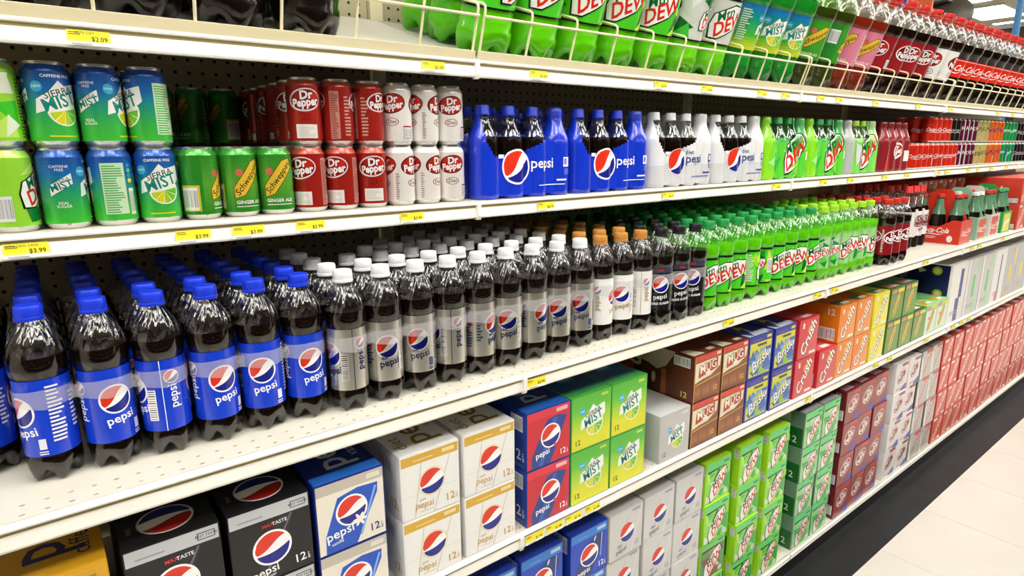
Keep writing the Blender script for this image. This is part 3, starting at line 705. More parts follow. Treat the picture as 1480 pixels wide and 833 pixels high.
def can_plain(bg, c2, word, txt):
    def f(A, hw, z0, z1):
        h = z1-z0; A.rect(-hw, hw, z0, z1, bg)
        if c2: A.rect(-hw*.5, -hw*.2, z0, z1, c2); A.rect(hw*.42, hw*.6, z0, z1, c2)
        for u in (0, hw*.999, -hw*.999):
            if word == 'Coca-Cola': coke_logo(A, u, z0+h*.52, hw*.85, txt)
            elif word: A.text(word, u, z0+h*.55, h*.26, txt, .25, .02)
        A.barcode(hw*.45, hw*.62, z0+h*.06, z0+h*.4)
    return f
CK = {'dew': can_kind('#a8dc5a', can_dew), 'mist': can_kind('#1c4a9a', can_mist), 'ginger': can_kind('#3a9a34', can_ginger), 'pepper': can_kind('#b44a3c', can_pepper), 'dpepper': can_kind('#eeeae4', can_dpepper),
      'coke': can_kind('#d83420', can_plain('#dc2a16', None, 'Coca-Cola', '#ffffff')), 'cokezero': can_kind('#201c1c', can_plain('#191416', '#d0281a', 'Coca-Cola', '#d8d4d0')),
      'grape': can_kind('#5c1430', can_plain('#661536', '#e8e0e4', 'FANTA', '#f0e8ec')), 'green': can_kind('#7aa860', can_plain('#cdb870', '#6aa050', 'FRESCA', '#3a5a30')), 'orange': can_kind('#e8762a', can_plain('#ec6a1e', '#d23a1c', 'FANTA', '#20307a')), 'sprite': can_kind('#128a48', can_plain('#0f9a50', '#1a64a8', 'Sprite', '#f4f6ee'))}
DC = {'dew': 'lime green can', 'mist': 'blue to green can', 'ginger': 'green ginger ale can', 'pepper': 'dark red can', 'dpepper': 'white can with red oval',
      'coke': 'bright red can', 'cokezero': 'black and red can', 'grape': 'dark purple can', 'green': 'tan and green can', 'orange': 'orange can', 'sprite': 'green and blue can'}
NC = {'dew': 'blue-green cans', 'mist': 'lime green cans', 'ginger': 'blue-green cans', 'pepper': 'ginger ale cans', 'dpepper': 'dark red cans', 'coke': 'maroon pack', 'cokezero': 'red cans', 'grape': 'bright red cans', 'green': 'purple cans', 'orange': 'tan cans', 'sprite': 'orange cans'}
S2Y, S2Z = SH[2]
def can(kind, x, y, level, a, fr):
    lv = 'upper' if level else 'lower'
    k = CNT.get((kind, level), 0)
    if fr: CNT[(kind, level)] = k+1
    t = thing('soda_can', f'{DC[kind]}, {lv} layer, ' + (f'front row, {ORD[k]} from the {NC[kind]}' if fr else 'behind the front row'), 'soda can', (x, y, S2Z+level*HC*1.003), (0, 0, face_cam(x, y, a)), f'{DC[kind]}s {lv} layer' + ('' if fr else ' behind'))
    mobj('printed_body', CK[kind][0], None, t); mobj('shoulder', CK[kind][1], None, t); mobj('can_base', CANB, None, t); mobj('can_lid', CANT, None, t)
x = -.672; PC = .0585
LOWA = {'mist': (100, -120, 6), 'ginger': (80, 30, 10), 'pepper': (-32, -30, 8), 'dpepper': (60, 55, 8)}
UPA = {'mist': (25, 75, -75), 'ginger': (0, 0, 0), 'pepper': (6, -100, -150), 'dpepper': (-20, 70, 10)}
for x0 in (-.731, -.790, -.849):
    for q in range(4):
        can('dew', x0, .052+q*PC, 0, 75 if q == 0 else 10, q == 0); can('dew', x0, .052+q*PC, 1, -55 if q == 0 else 40, q == 0)
for g, kind in enumerate(('mist', 'ginger', 'pepper', 'dpepper')):
    for i in range(3):
        xx = x+(g*3+i)*PC
        if kind == 'dpepper': xx = x+9*PC+i*.0575
        for q in range(6):
            can(kind, xx, .052+q*PC, 0, LOWA[kind][i] if q == 0 else random.uniform(-180, 180), q == 0)
            if kind == 'ginger' and q < 5: continue
            if kind == 'mist' and q > 3: continue
            can(kind, xx, .052+q*PC, 1, UPA[kind][i] if q == 0 else random.choice((5, 40, -60, 150)), q == 0)
xf = 2.262
farc = ['coke']*9 + ['grape']*4 + ['green']*3 + ['orange']*4 + ['sprite']*4 + ['cokezero']*8
for i, kind in enumerate(farc):
    for q in range(3):
        can(kind, xf+i*PC, .045+q*PC, 0, random.choice((0, 10, -20, 60)), q == 0)
        if i < 3: continue
        can('cokezero' if kind == 'coke' and i > 6 else kind, xf+i*PC, .045+q*PC, 1, random.choice((0, 15, -15, 50)), q == 0)

# ------------------------------------------------------------------ wrapped packs of bottles
PB = [(.30, .012), (.70, .0), (.92, .02), (1.0, .06), (1.0, .60), (.93, .67), (.80, .73), (.62, .785), (.50, .83), (.44, .86), (.44, .905), (.40, .91)]
def pack_kind(nx, ny, R, H, P, liq, cap, base, clear, art, filmcap):
    """film hugging nx*ny bottles; clear(x,z) tells where the film is unprinted; P pitch"""
    Kp = {'n': (nx, ny), 'P': P}
    Kp['bottle'] = MB().lathe([(r*R, z*H) for r, z in PB if z < .68], 24, petal=.09*H).mesh('bottle', True); Kp['bottle'].materials.append(M[liq])
    Kp['neck'] = MB().lathe([(r*R*1.004, z*H) for r, z in PB if z > .64] , 24, closed=False).mesh('clear_neck', True); Kp['neck'].materials.append(M['pet'])
    cr = .44*R; Kp['cap'] = MB().lathe([(cr*1.05, .90*H), (cr*1.05, .915*H), (cr, .92*H), (cr*.97, .985*H), (cr*.86, H)], 20).mesh('cap', True); Kp['cap'].materials.append(M[cap])
    V = []; F = []; C = []
    prof = [(.90, .004), (.985, .03), (1.0, .06)] + [(1.0, .06+k*.02) for k in range(1, 28)] + [(.965, .635), (.93, .67), (.87, .70), (.80, .73), (.66, .785), (.57, .83), (.52, .86), (.51, .905), (.51, .96), (.48, 1.0), (.30, 1.006)]
    seg = 44; w = nx*P/2
    cx = lambda i: -w+(i+.5)*P
    for i in range(nx):
        for j in range(ny):
            yb = j*P
            for k in range(len(prof)-1):
                for q in range(seg):
                    a0, a1 = 2*PI*q/seg, 2*PI*(q+1)/seg
                    P4 = []
                    for (rr, zz), a in (((prof[k]), a0), ((prof[k]), a1), ((prof[k+1]), a1), ((prof[k+1]), a0)):
                        r = rr*R+.0012; P4.append((cx(i)+r*math.sin(a), yb-r*math.cos(a), zz*H))
                    mx = sum(p[0] for p in P4)/4; mz = sum(p[2] for p in P4)/4
                    if clear((mx+w)/(2*w), mz/H, j): continue
                    b = len(V); V += P4; F.append((b, b+1, b+2, b+3)); c = lin(base((mx+w)/(2*w), mz/H)); C += list(c)*4
    # webs of film bridging the grooves between neighbours
    for i in range(nx-1):
        xm = cx(i)+P/2
        for yb, sg in ((0, -1), ((ny-1)*P, 1)):
            yw = yb+sg*R*.80
            for k in range(8):
                z0, z1 = H*(.03+k*.075), H*(.03+(k+1)*.075)
                if clear((xm+w)/(2*w), (z0+z1)/2/H, 0): continue
                b = len(V); Q = [(xm-.2*P, yw, z0), (xm+.2*P, yw, z0), (xm+.2*P, yw, z1), (xm-.2*P, yw, z1)]
                V += Q if sg < 0 else Q[::-1]; F.append((b, b+1, b+2, b+3)); C += list(lin(base((xm+w)/(2*w), (z0+z1)/2/H)))*4
    me = bpy.data.meshes.new('printed_film'); me.from_pydata(V, [], F)
    at = me.color_attributes.new('Col', 'FLOAT_COLOR', 'CORNER'); at.data.foreach_set('color', C)
    import bmesh
    bm = bmesh.new(); bm.from_mesh(me); bmesh.ops.remove_doubles(bm, verts=bm.verts, dist=.0001); bm.to_mesh(me); bm.free()
    me.polygons.foreach_set('use_smooth', [True]*len(me.polygons)); me.materials.append(M['print_film']); Kp['film'] = me
    A = Art(); art(A, w, H)
    def fn(u, v, o):
        i = min(max(int((u+w)/P), 0), nx-1); d = abs(u-cx(i)); R1 = R+.0018
        zf = v/H; rr = 1.0
        for (ra, za), (rb, zb) in zip(prof, prof[1:]):
            if za <= zf <= zb: rr = ra+(rb-ra)*(zf-za)/(zb-za+1e-9)
        R1 = R*rr+.0018
        y = -math.sqrt(max(R1*R1-d*d, 0)) if d < R1 else 0
        y = min(y, -R*.80-.0012) if zf < .63 else y
        return (u, y-o, v)
    Kp['print'] = A.mesh('film_print', fn, .002, .0002); Kp['print'].materials.append(M['print_film'])
    return Kp
def place_pack(Kp, x0, y, z, label, group=None, rz=0.):
    nx, ny = Kp['n']; P = Kp['P']
    t = thing('wrapped_bottle_pack', label, 'bottle pack', (x0+nx*P/2, y, z), (0, 0, rz), group)
    mobj('printed_film', Kp['film'], None, t); mobj('film_print', Kp['print'], None, t)
    for i in range(nx):
        for j in range(ny):
            b = mobj('bottle', Kp['bottle'], None, t); b.location = (-nx*P/2+(i+.5)*P, j*P, 0)
            mobj('clear_neck', Kp['neck'], None, b); mobj('cap', Kp['cap'], None, b)
def win(x, z, j):
    if j == 0: return .07 < x < .75 and z > .47+max(0, x-.44)*.75 and z > .47+max(0, .14-x)*2.2
    return z > .70 and .05 < x < .7
def art_pack(txt, sub, diet=False):
    def f(A, w, H):
        A.globe(-w*.25, H*.345, H*.178, '#ffffff' if not diet else None, 1.09, .42)
        A.text('pepsi', w*.31, H*.375, H*.165, txt, 0, .012)
        if diet: A.text('diet', w*.14, H*.47, H*.09, txt)
        A.rect(w*.74, w*.90, H*.33, H*.44, sub); A.text('8', w*.79, H*.385, H*.10, '#ffffff' if diet else '#1440d2', 0, .02)
        A.rect(w*.76, w*.90, H*.24, H*.31, '#4a68dd' if not diet else '#8a94c0'); A.lines(w*.62, w*.92, H*.17, H*.21, 1, sub, 3); A.lines(w*.2, w*.9, H*.125, H*.145, 1, sub, 5); A.rect(-w*.62, -w*.5, H*.44, H*.48, '#f2f4fa')
    return f
def art_dewpack(A, w, H):
    facets(A, -w*.9, w*.5, H*.05, H*.62, ['#2fb84a', '#7ee03a', '#b8ee4a', '#4fd060', '#9fe890'], 9, 5)
    dew_logo(A, w*.22, H*.42, w*.98, .62); A.rect(w*.74, w*.84, H*.3, H*.44, '#e6ece0')
def art_dewpack2(A, w, H):
    facets(A, -w*.5, w*.5, H*.05, H*.62, ['#2fb84a', '#7ee03a', '#d8dcd4', '#4fd060', '#9fe890'], 9, 6)
    dew_logo(A, w*.22, H*.42, w*.98, .62); A.text('diet', -w*.1, H*.6, H*.12, '#e08a80', .6)
def art_dppack(A, w, H):
    A.ell(-w*.02, H*.42, w*.30, H*.17, '#f0e8e4', .3); pepper_logo(A, -w*.02, H*.42, w*.52, '#f0e8e4', '#a01c20', '#ffffff', .3); A.rect(w*.55, w*.86, H*.20, H*.42, '#efe9e6'); A.poly([(-w*.85, H*.02), (-w*.7, H*.02), (-w*.6, H*.5), (-w*.72, H*.5)], '#d83a28')
RP, HP, PP = .0322, .192, .0655
PK = {}
PK['cola'] = pack_kind(4, 2, RP, HP, PP, 'liq_cola', 'cap_blue', lambda x, z: '#1236c8' if z < .9 else '#3548c8', win, art_pack('#ffffff', '#e8ecfa'), '#1236c8')
PK['diet'] = pack_kind(4, 2, RP, HP, PP, 'liq_cola', 'cap_white', lambda x, z: '#d2d3d6' if z < .3 else '#e2e3e6', win, art_pack('#2a3a86', '#2a3a9a', True), '#e0e0e4')
PK['dew'] = pack_kind(4, 2, RP, HP, PP, 'liq_dew', 'cap_green', lambda x, z: '#8fe02a' if x < .2 else ('#5fd23a' if z < .6 else '#4aa860'), lambda x, z, j: z > .68 and .1 < x < .62, art_dewpack, '#4aa860')
PK['dewdiet'] = pack_kind(4, 2, RP, HP, PP, 'liq_lime', 'cap_lime', lambda x, z: '#b4b8b4' if x < .24 else ('#7fd85a' if z < .6 else '#a8d890'), lambda x, z, j: z > .68 and .2 < x < .62, art_dewpack2, '#a8d890')
PK['pepper'] = pack_kind(4, 2, RP, HP, PP, 'liq_maroon', 'cap_red', lambda x, z: '#8a2028', lambda x, z, j: False, art_dppack, '#8a2028')
def art_ddp(A, w, H):
    for u in (-w*.1, w*.62): pepper_logo(A, u, H*.44, w*.62, '#7a1418', '#c8b8b4', '#6a1418', .15)
    A.ell(0, H*.3, w*.14, H*.03, '#b08a88'); A.ell(w*.35, H*.3, w*.12, H*.03, '#b08a88')
PK['ddp'] = pack_kind(3, 2, .0355, .262, .0722, 'liq_maroon', 'cap_red', lambda x, z: '#eceae8', lambda x, z, j: z < .2 or z > .6, art_ddp, '#eceae8')
for key, x0, lab in (('cola', .018, 'blue wrapped cola bottle pack beside the white cans'), ('cola', .289, 'blue wrapped cola bottle pack beside the silver wrapped pack'), ('diet', .562, 'silver wrapped bottle pack beside the blue wrapped pack'),
                     ('diet', .830, 'silver wrapped bottle pack beside the green wrapped pack'), ('dew', 1.098, 'green wrapped bottle pack beside the silver wrapped pack'), ('dew', 1.365, 'green wrapped bottle pack between two other green packs'),
                     ('dewdiet', 1.635, 'green wrapped bottle pack with grey end panel'), ('pepper', 1.935, 'maroon wrapped bottle pack beside the red cans')):
    place_pack(PK[key], x0, .050, S2Z, lab)
    place_pack(PK[key], x0, .190, S2Z, 'rear ' + lab, None)
place_pack(PK['ddp'], 2.17, .01, S3Z, 'white wrapped soda bottle pack with red caps set back on the shelf')
place_pack(PK['ddp'], 2.17, .17, S3Z, 'white wrapped soda bottle pack with red caps, rear of two')

# ---- cardboard carriers of glass bottles
GB = MB().lathe([(.022, 0), (.029, .003), (.030, .02), (.0275, .06), (.030, .09), (.027, .125), (.015, .165), (.0125, .195), (.0135, .205)], 18).mesh('glass_bottle', True); GB.materials.append(M['glassd'])
GCp = {}
for k, c in (('green', '#4aa070'), ('red', '#c83a2a'), ('white', '#dfe4df')):
    GCp[k] = MB().lathe([(.0155, .200), (.0155, .206), (.014, .214), (.010, .216)], 16).mesh('crown_cap', True); GCp[k].materials.append(mat('crown_cap_'+k, c, .35))
GN = MB().lathe([(.0275, .127), (.0157, .166), (.0131, .196)], 18, closed=False).mesh('neck_glass', True); GN.materials.append(mat('pale_green_neck_glass', '#5c8a6a', .08, 0, .4))
def bottle_carrier(x, c, c2, word, cap, label, green=False):
    w, d, h = .138, .205, .105
    t = thing('bottle_carrier', label, 'bottle carrier', (x+w/2, -.118, S3Z))
    b = MB(); k = .0012; zt = .19
    b.box(-w/2, w/2, 0, k, 0, h); b.box(-w/2, w/2, d-k, d, 0, h); b.box(-w/2, w/2, 0, d, 0, k)
    for s in (-1, 1): b.extrude_x([(0, 0), (d, 0), (d, h), (d*.85, h*1.02), (d*.6, h*.72), (d*.4, h*.72), (d*.15, h*1.02), (0, h)], s*w/2-k*.5, s*w/2+k*.5)
    b.extrude_x([(0, 0), (d, 0), (d, h), (d*.8, zt), (d*.65, .235), (d*.35, .235), (d*.2, zt), (0, h)], -k, k)
    mobj('carrier_board', b.mesh('carrier_board'), mat('carrier_board_'+word, c, .45), t)
    A = Art(); A.rect(-w/2, w/2, .001, h, c); A.rect(-w*.36, w*.36, h*.06, h*.9, c2)
    (coke_logo(A, 0, h*.5, w*.8, '#ffffff', .1) if word.startswith('Coca') else A.text(word, 0, h*.5, .04, '#ffffff', .2, .02))
    o = mobj('end_print', A.mesh('end_print', front(0, -.0004)), 'print', t)
    A = Art(); coke_logo(A, -d*.5, h*.55, d*.55, '#ffffff') if word.startswith('Coca') else A.text(word, -d*.5, h*.5, .05, '#ffffff', 0, .02)
    A.lines(-d*.75, -d*.35, h*.2, h*.32, 3, '#f0c8c0', 3); A.ell(-d*.18, h*.22, .011, .015, '#f4f0ee')
    mobj('side_print', A.mesh('side_print', leftf(-w/2-k*.6)), 'print', t)
    for i in (-1, 1):
        for q in range(3):
            g = mobj('glass_bottle', GB, None, t); g.location = (i*w*.25, .034+q*.068, .0014); mobj('crown_cap', GCp[cap], None, g)
            mobj('neck_glass', GN, None, g)
bottle_carrier(2.475, '#d8321a', '#d8321a', 'Coca-Cola', 'red', 'bright red cardboard carrier of glass bottles with white script')
bottle_carrier(2.690, '#8fc0a0', '#d8452e', 'Coca-Cola ', 'white', 'pale green cardboard carrier of glass bottles with red panel')
bottle_carrier(2.870, '#e4d8d2', '#d8452e', 'Coca-Cola  ', 'red', 'white cardboard carrier of glass bottles with red panel')
bottle_carrier(3.060, '#22a04a', '#e6e21c', 'Sprite', 'green', 'green cardboard carrier of glass bottles with yellow panel')

# ------------------------------------------------------------------ cartons
CW, CH, CD = .1235, .131, .40
def carton_body(c, w, h, d):
    b = MB(); e = .0022
    import bmesh
    bm = bmesh.new(); vs = [bm.verts.new(v) for v in b.box(-w/2, w/2, 0, d, 0, h).v]
    for f in b.f: bm.faces.new([vs[i] for i in f])
    bmesh.ops.bevel(bm, geom=list(bm.edges), offset=e, segments=2, affect='EDGES', profile=.6)
    me = bpy.data.meshes.new('carton_body'); bm.to_mesh(me); bm.free()
    me.polygons.foreach_set('use_smooth', [True]*len(me.polygons)); me.set_sharp_from_angle(angle=.5)
    me.materials.append(mat('carton_board_'+c.strip('#'), c, .38, 0, .15))
    return me
def carton_kind(c, fart, tart=None, sart=None, w=CW, h=CH, d=CD):
    Kc = {'body': carton_body(c, w, h, d), 'h': h, 'w': w}
    A = Art(); fart(A, w/2-.0024, h-.0048); Kc['front_print'] = A.mesh('front_print', front(0, -.00006, .0024))
    if tart: A = Art(); tart(A, w/2-.0024, d); Kc['top_print'] = A.mesh('top_print', topf(h+.00006))
    if sart: A = Art(); sart(A, d, h); Kc['side_print'] = A.mesh('side_print', leftf(-w/2-.00006))
    for k in ('front_print', 'top_print', 'side_print'):
        if k in Kc: Kc[k].materials.append(M['print'])
    return Kc
def place_carton(Kc, x0, y, z, label, group=None, rz=0.):
    t = thing('soda_carton', label, 'soda carton', (x0+Kc['w']/2, y, z), (0, 0, rz), group)
    mobj('carton_body', Kc['body'], None, t)
    for k in ('front_print', 'top_print', 'side_print'):
        if k in Kc: mobj(k, Kc[k], None, t)
    return t
def twelve(A, u, v, s, c): A.text('12', u, v, s, c, .06, .012); A.lines(u+s*.62, u+s*.80, v-s*.3, v+s*.3, 4, c, 2)
def f_black(A, w, h):
    A.rect(-w, w, 0, h, '#131317'); A.poly([(-w*.55, 0), (-w*.05, 0), (w*.6, h*.8), (w*.2, h*.8)], '#24242a')
    A.poly([(-w*.35, h*.0), (-w*.28, 0), (w*.55, h*.8), (w*.5, h*.8)], '#6a6c74'); A.rect(-w, w, h*.82, h, '#c4c6c9'); A.rect(w*.52, w*.92, h*.86, h*.95, '#2a2a2e'); A.rect(w*.54, w*.90, h*.87, h*.94, '#c4c6c9'); A.text('BEST TASTE', w*.72, h*.905, h*.045, '#222226', 0, .01); A.lines(-w*.8, w*.2, h*.87, h*.91, 1, '#9a9ca2', 1)
    A.text('MAX', -w*.08, h*.73, h*.065, '#d8302a', .05, .02); A.text('TASTE', w*.22, h*.735, h*.065, '#e8e8ea', .05, .02)
    A.globe(-w*.02, h*.42, h*.215); A.text('pepsi', -w*.25, h*.12, h*.16, '#ffffff', .1, .012); A.text('zero sugar', -w*.25, h*.04, h*.06, '#ffffff', .1); twelve(A, w*.66, h*.13, h*.16, '#ffffff')
def t_black(A, w, d):
    A.globe(0, .055, .036, '#d8d8d8', 1.05, 2.9, '#b8221c', '#1c2470'); A.text('MAX', -w*.80, .05, .010, '#9a9a9a', PI/2); A.text('pepsi', 0, .22, .06, '#e0e0e0', PI/2)
def f_gold(A, w, h):
    A.rect(-w, w, 0, h, '#e0a820'); A.globe(0, h*.45, h*.22); A.text('BEST TASTE', w*.5, h*.88, h*.055, '#3a2c10')
def t_gold(A, w, d): A.text('pepsi', -w*.2, .15, .10, '#181c5a', PI/2, .01); A.text('caffeine free', w*.62, .12, .034, '#181c5a', PI/2)
def f_vanilla(A, w, h):
    A.rect(-w, w, 0, h, '#efe8d8'); A.rect(-w, w, h*.85, h, '#c9c0b0'); A.rect(w*.5, w*.9, h*.89, h*.96, '#e6dfd0')
    A.poly([(-w*.82, 0), (w*.1, 0), (w*.8, h*.66), (w*.82, h*.80), (w*.2, h*.82), (-w*.4, h*.76), (-w*.8, h*.25)], '#1f55c4'); A.poly([(w*.2, h*.1), (w*.28, h*.1), (w*.78, h*.75), (w*.72, h*.76)], '#8ab4ee')
    A.globe(w*.0, h*.52, h*.205)
    for k in range(6): A.ell(w*.22+h*.05*math.cos(k*1.05), h*.34+h*.05*math.sin(k*1.05), h*.055, h*.022, '#fbf6e8', k*1.05, 10)
    A.text('pepsi', -w*.38, h*.25, h*.19, '#ffffff', .12, .012); A.text('vanilla', -w*.48, h*.12, h*.07, '#f0ead8', .12, .012); twelve(A, w*.66, h*.14, h*.16, '#23346e')
def t_vanilla(A, w, d): A.rect(-w, w, .002, .03, '#2a6fd0'); A.text('pepsi', -w*.15, .125, .085, '#d8dce8', PI/2, .01); A.text('vanilla', w*.62, .10, .03, '#d8dce8', PI/2)
def f_wgold(A, w, h):
    A.rect(-w, w, 0, h, '#f1f0ec'); A.rect(-w, w, h*.84, h*.985, '#dcae3c'); A.rect(w*.42, w*.86, h*.89, h*.95, '#f0dca0'); A.lines(-w*.6, w*.1, h*.89, h*.93, 1, '#ecd490', 2)
    A.poly([(-w*.62, 0), (-w*.58, 0), (-w*.3, h*.84), (-w*.34, h*.84)], '#d6d4cc'); A.poly([(w*.05, 0), (w*.1, 0), (w*.72, h*.84), (w*.68, h*.84)], '#d6d4cc'); A.rect(-w*.96, w*.96, h*.36, h*.364, '#cfccc4')
    A.globe(w*.03, h*.50, h*.205, '#ecd8a0', 1.09); A.text('diet', -w*.33, h*.255, h*.075, '#c9a04a', .1); A.text('pepsi', -w*.25, h*.17, h*.15, '#c9a04a', -.1, .008); A.lines(-w*.4, w*.05, h*.06, h*.08, 1, '#dcc48a', 2); twelve(A, w*.66, h*.14, h*.17, '#cf9d4e')
def t_wgold(A, w, d): A.text('pepsi', 0, .115, .085, '#9a7430', PI/2, .008); A.text('diet', -w*.68, .05, .035, '#9a7430', PI/2); A.text('caffeine free', w*.72, .14, .022, '#b09a68', PI/2)
def s_wgold(A, d, h): A.rect(-.085, -.03, h*.62, h*.88, '#dfe2ee'); A.barcode(-.08, -.035, h*.64, h*.86); twelve(A, -.03, h*.22, h*.2, '#cf9d4e')
def f_cherry(A, w, h):
    A.rect(-w, w, 0, h, '#cf2236'); A.rect(-w, w, h*.86, h, '#dd3346'); A.rect(w*.35, w*.88, h*.89, h*.96, '#f0b8be')
    A.poly([(-w*.8, 0), (w*.05, 0), (w*.45, h*.35), (w*.85, h*.78), (w*.4, h*.84), (-w*.1, h*.80), (-w*.8, h*.2)], '#23418e'); A.poly([(-w*.5, 0), (-w*.3, 0), (w*.4, h*.8), (w*.2, h*.8)], '#3560b8')
    A.globe(w*.08, h*.50, h*.20); A.text('pepsi', -w*.3, h*.22, h*.15, '#ffffff', .1, .012); A.ell(w*.3, h*.3, h*.035, h*.03, '#dd2a3c'); twelve(A, w*.66, h*.13, h*.15, '#ffffff')
def t_cherry(A, w, d): A.rect(-w, w, .002, .035, '#2a6cd0'); A.text('pepsi', -w*.2, .13, .085, '#c8ccd8', PI/2, .01); A.text('wild cherry', w*.55, .13, .028, '#b02a3a', PI/2)
def s_cherry(A, d, h): A.barcode(-.052, -.012, h*.66, h*.92); twelve(A, -.035, h*.24, h*.26, '#e8ecf6'); A.lines(-.06, -.01, h*.05, h*.10, 2, '#5a78b8', 2)
def f_mist(A, w, h):
    A.grad(-w, w, 0, h, ['#e4e02a', '#dfe02a', '#a8d832', '#62c238', '#54b83a'], 18); A.rect(w*.5, w*.85, h*.9, h*.95, '#c8d84a')
    mist_logo(A, w*.05, h*.50, w*1.25); A.text('12', -w*.72, h*.14, h*.14, '#2a6a2a', .06, .01)
def t_mist(A, w, d): A.rect(-w, w, .045, .16, '#1d4f8a'); A.grad(-w, w, .0, .045, ['#4fb43a', '#3a9a5a', '#1d4f8a']); A.ell(0, .09, .026, .017, '#2f7fb0'); A.text('NEW', 0, .09, .016, '#c8e0ea'); A.text('SIERRA MIST', 0, .25, .05, '#d8ead8', PI/2)
def f_dmist(A, w, h):
    A.rect(-w, w, 0, h, '#c3c3c0'); mist_logo(A, w*.1, h*.46, w*1.1); A.rect(w*.4, w*.85, h*.9, h*.95, '#dcdcd8'); A.text('12', -w*.72, h*.14, h*.14, '#5a5e5a', .06, .01)
def s_dmist(A, d, h): A.rect(-.2, -.05, h*.05, h*.95, '#5a6a4a'); mist_logo(A, -.11, h*.5, .1)
def f_mug(A, w, h):
    A.rect(-w, w, 0, h, '#8a4f2a'); A.rect(-w, w, h*.88, h, '#d8412a'); A.rect(w*.62, w*.92, h*.91, h*.97, '#f0d0b8')
    A.poly([(-w, h*.40), (-w*.96, h*.84), (w*.95, h*.86), (w*.9, h*.64), (w*.3, h*.5), (-w*.4, h*.46)], '#e8dcc4'); A.poly([(-w*.7, h*.5), (-w*.66, h*.74), (w*.72, h*.86), (w*.74, h*.62)], '#c83a22')
    A.text('MUG', w*.02, h*.70, h*.27, '#5a1a10', .1, .06); A.text('MUG', w*.02, h*.70, h*.27, '#f8eccc', .1, .015); A.ell(w*.02, h*.57, w*.2, h*.045, '#f0e8d8'); A.text('root beer', 0, h*.49, h*.07, '#f4ead0', .1)
    A.poly([(-w, h*.34), (w, h*.44), (w, h*.475), (-w, h*.375)], '#c89a3a')
    for u, ww in ((-w*.7, .22), (-w*.1, .3), (w*.5, .2)): A.grad(u-w*ww, u+w*ww, 0, h*.32, ['#6e3a1c', '#a8683c', '#94552c'])
    A.text('12', w*.62, h*.17, h*.15, '#e8c83a', .06, .01); A.rect(-w, -w*.94, 0, h, '#c89a3a')
def t_mug(A, w, d):
    A.rect(-w, w, .004, .10, '#7a3e20'); A.poly([(-w, .004), (-w*.2, .004), (-w*.5, .045), (-w, .05)], '#efe6d4'); A.rect(w*.3, w*.75, .012, .028, '#efe8dc')
    A.poly([(-w, .10), (w*.1, .13), (w*.6, .20), (w*.2, .30), (-w, .33)], '#c8b498'); A.ell(w*.5, .16, .012, .02, '#b08a60')
def s_mug(A, d, h):
    A.barcode(-.065, -.012, h*.72, h*.93); A.poly([(-.22, h*.98), (-.06, h*.98), (-.09, h*.62), (-.12, h*.5), (-.15, h*.58), (-.19, h*.62)], '#d2c0a2'); A.rect(-.105, -.088, 0, h*.55, '#a85f30')
    A.rect(-.30, -.20, h*.3, h*.95, '#c8442a'); A.text('MUG', -.25, h*.62, .07, '#ecd8b0', 0, .02); A.text('12', -.03, h*.13, h*.18, '#e8c83a', 0, .02); A.ell(-.13, h*.3, .007, .016, '#ead8b8')
def f_brisk(A, w, h):
    A.rect(-w, w, 0, h, '#20309a'); A.rect(-w*.92, w*.94, h*.03, h*.84, '#d8d434'); A.rect(w*.5, w*.9, h*.89, h*.96, '#dcd030'); A.lines(-w*.7, w*.2, h*.89, h*.93, 1, '#5a68c0', 2)
    facets(A, -w*.9, w*.92, h*.04, h*.68, ['#3a6ab8', '#7aa8d8', '#20409a', '#8cc83a', '#d8e8f0', '#5a88c8'], 22, 4)
    A.rect(-w*.3, w*.5, h*.74, h*.80, '#4a4a20'); A.text('Brisk', w*.03, h*.36, h*.36, '#1a2a5a', .5, .05, .25); A.text('Brisk', w*.0, h*.37, h*.36, '#f4f6f4', .5, .015, .25)
def t_brisk(A, w, d): A.rect(-w, w, .002, .03, '#e8e8f0'); facets(A, -w, w, .0, .1, ['#20409a', '#e0dc30', '#2a58b0', '#d8e8f0'], 10, 8); facets(A, -w, w, .1, .38, ['#20309a', '#182a6a', '#c8c030'], 12, 9)
def f_crush(c, c2, leaf):
    def f(A, w, h):
        A.rect(-w, w, 0, h, c); A.poly([(-w, 0), (w, 0), (w, h*.9), (w*.1, h*.55), (-w*.6, h*.3)], c2)
        A.ell(w*.15, h*.72, w*.26, h*.10, leaf, .9); A.text('Crush', w*.02, h*.48, h*.40, '#5a1a14', .98, .05, .2); A.text('Crush', w*.0, h*.49, h*.40, '#fbf8f2', .98, .02, .2)
        A.rect(w*.2, w*.85, h*.05, h*.12, '#e8efe4'); A.text('8', -w*.6, h*.84, h*.2, '#fff4e8', 0, .03)
    return f
def t_crush(leaf): return lambda A, w, d: (A.poly([(-w*.9, .01), (w*.7, .01), (w*.4, .045), (-w*.8, .05)], leaf), A.rect(-w*.2, w*.6, .012, .03, '#f4e8dc'))
def s_crush(A, d, h): A.barcode(-.075, -.012, h*.05, h*.38); A.text('12', -.03, h*.80, h*.22, '#f8ece0', 0, .03)
def f_ging(bg, c2):
    def f(A, w, h):
        A.rect(-w, w, 0, h, bg); A.rect(-w*.95, w*.95, h*.03, h*.80, c2); schweppes_logo(A, 0, h*.45, w*1.5, 1.05); A.rect(w*.0, w*.95, h*.84, h*.96, '#e6d838'); A.rect(-w*.9, -w*.2, h*.84, h*.96, '#d8867a')
    return f
def f_tall(bg, cols):
    def f(A, w, h):
        A.rect(-w, w, 0, h, bg)
        for (u0, u1, v0, v1, c) in cols: A.rect(w*u0, w*u1, h*v0, h*v1, c)
        A.lines(-w*.7, w*.7, h*.12, h*.2, 3, '#9aa0a8', 4)
    return f
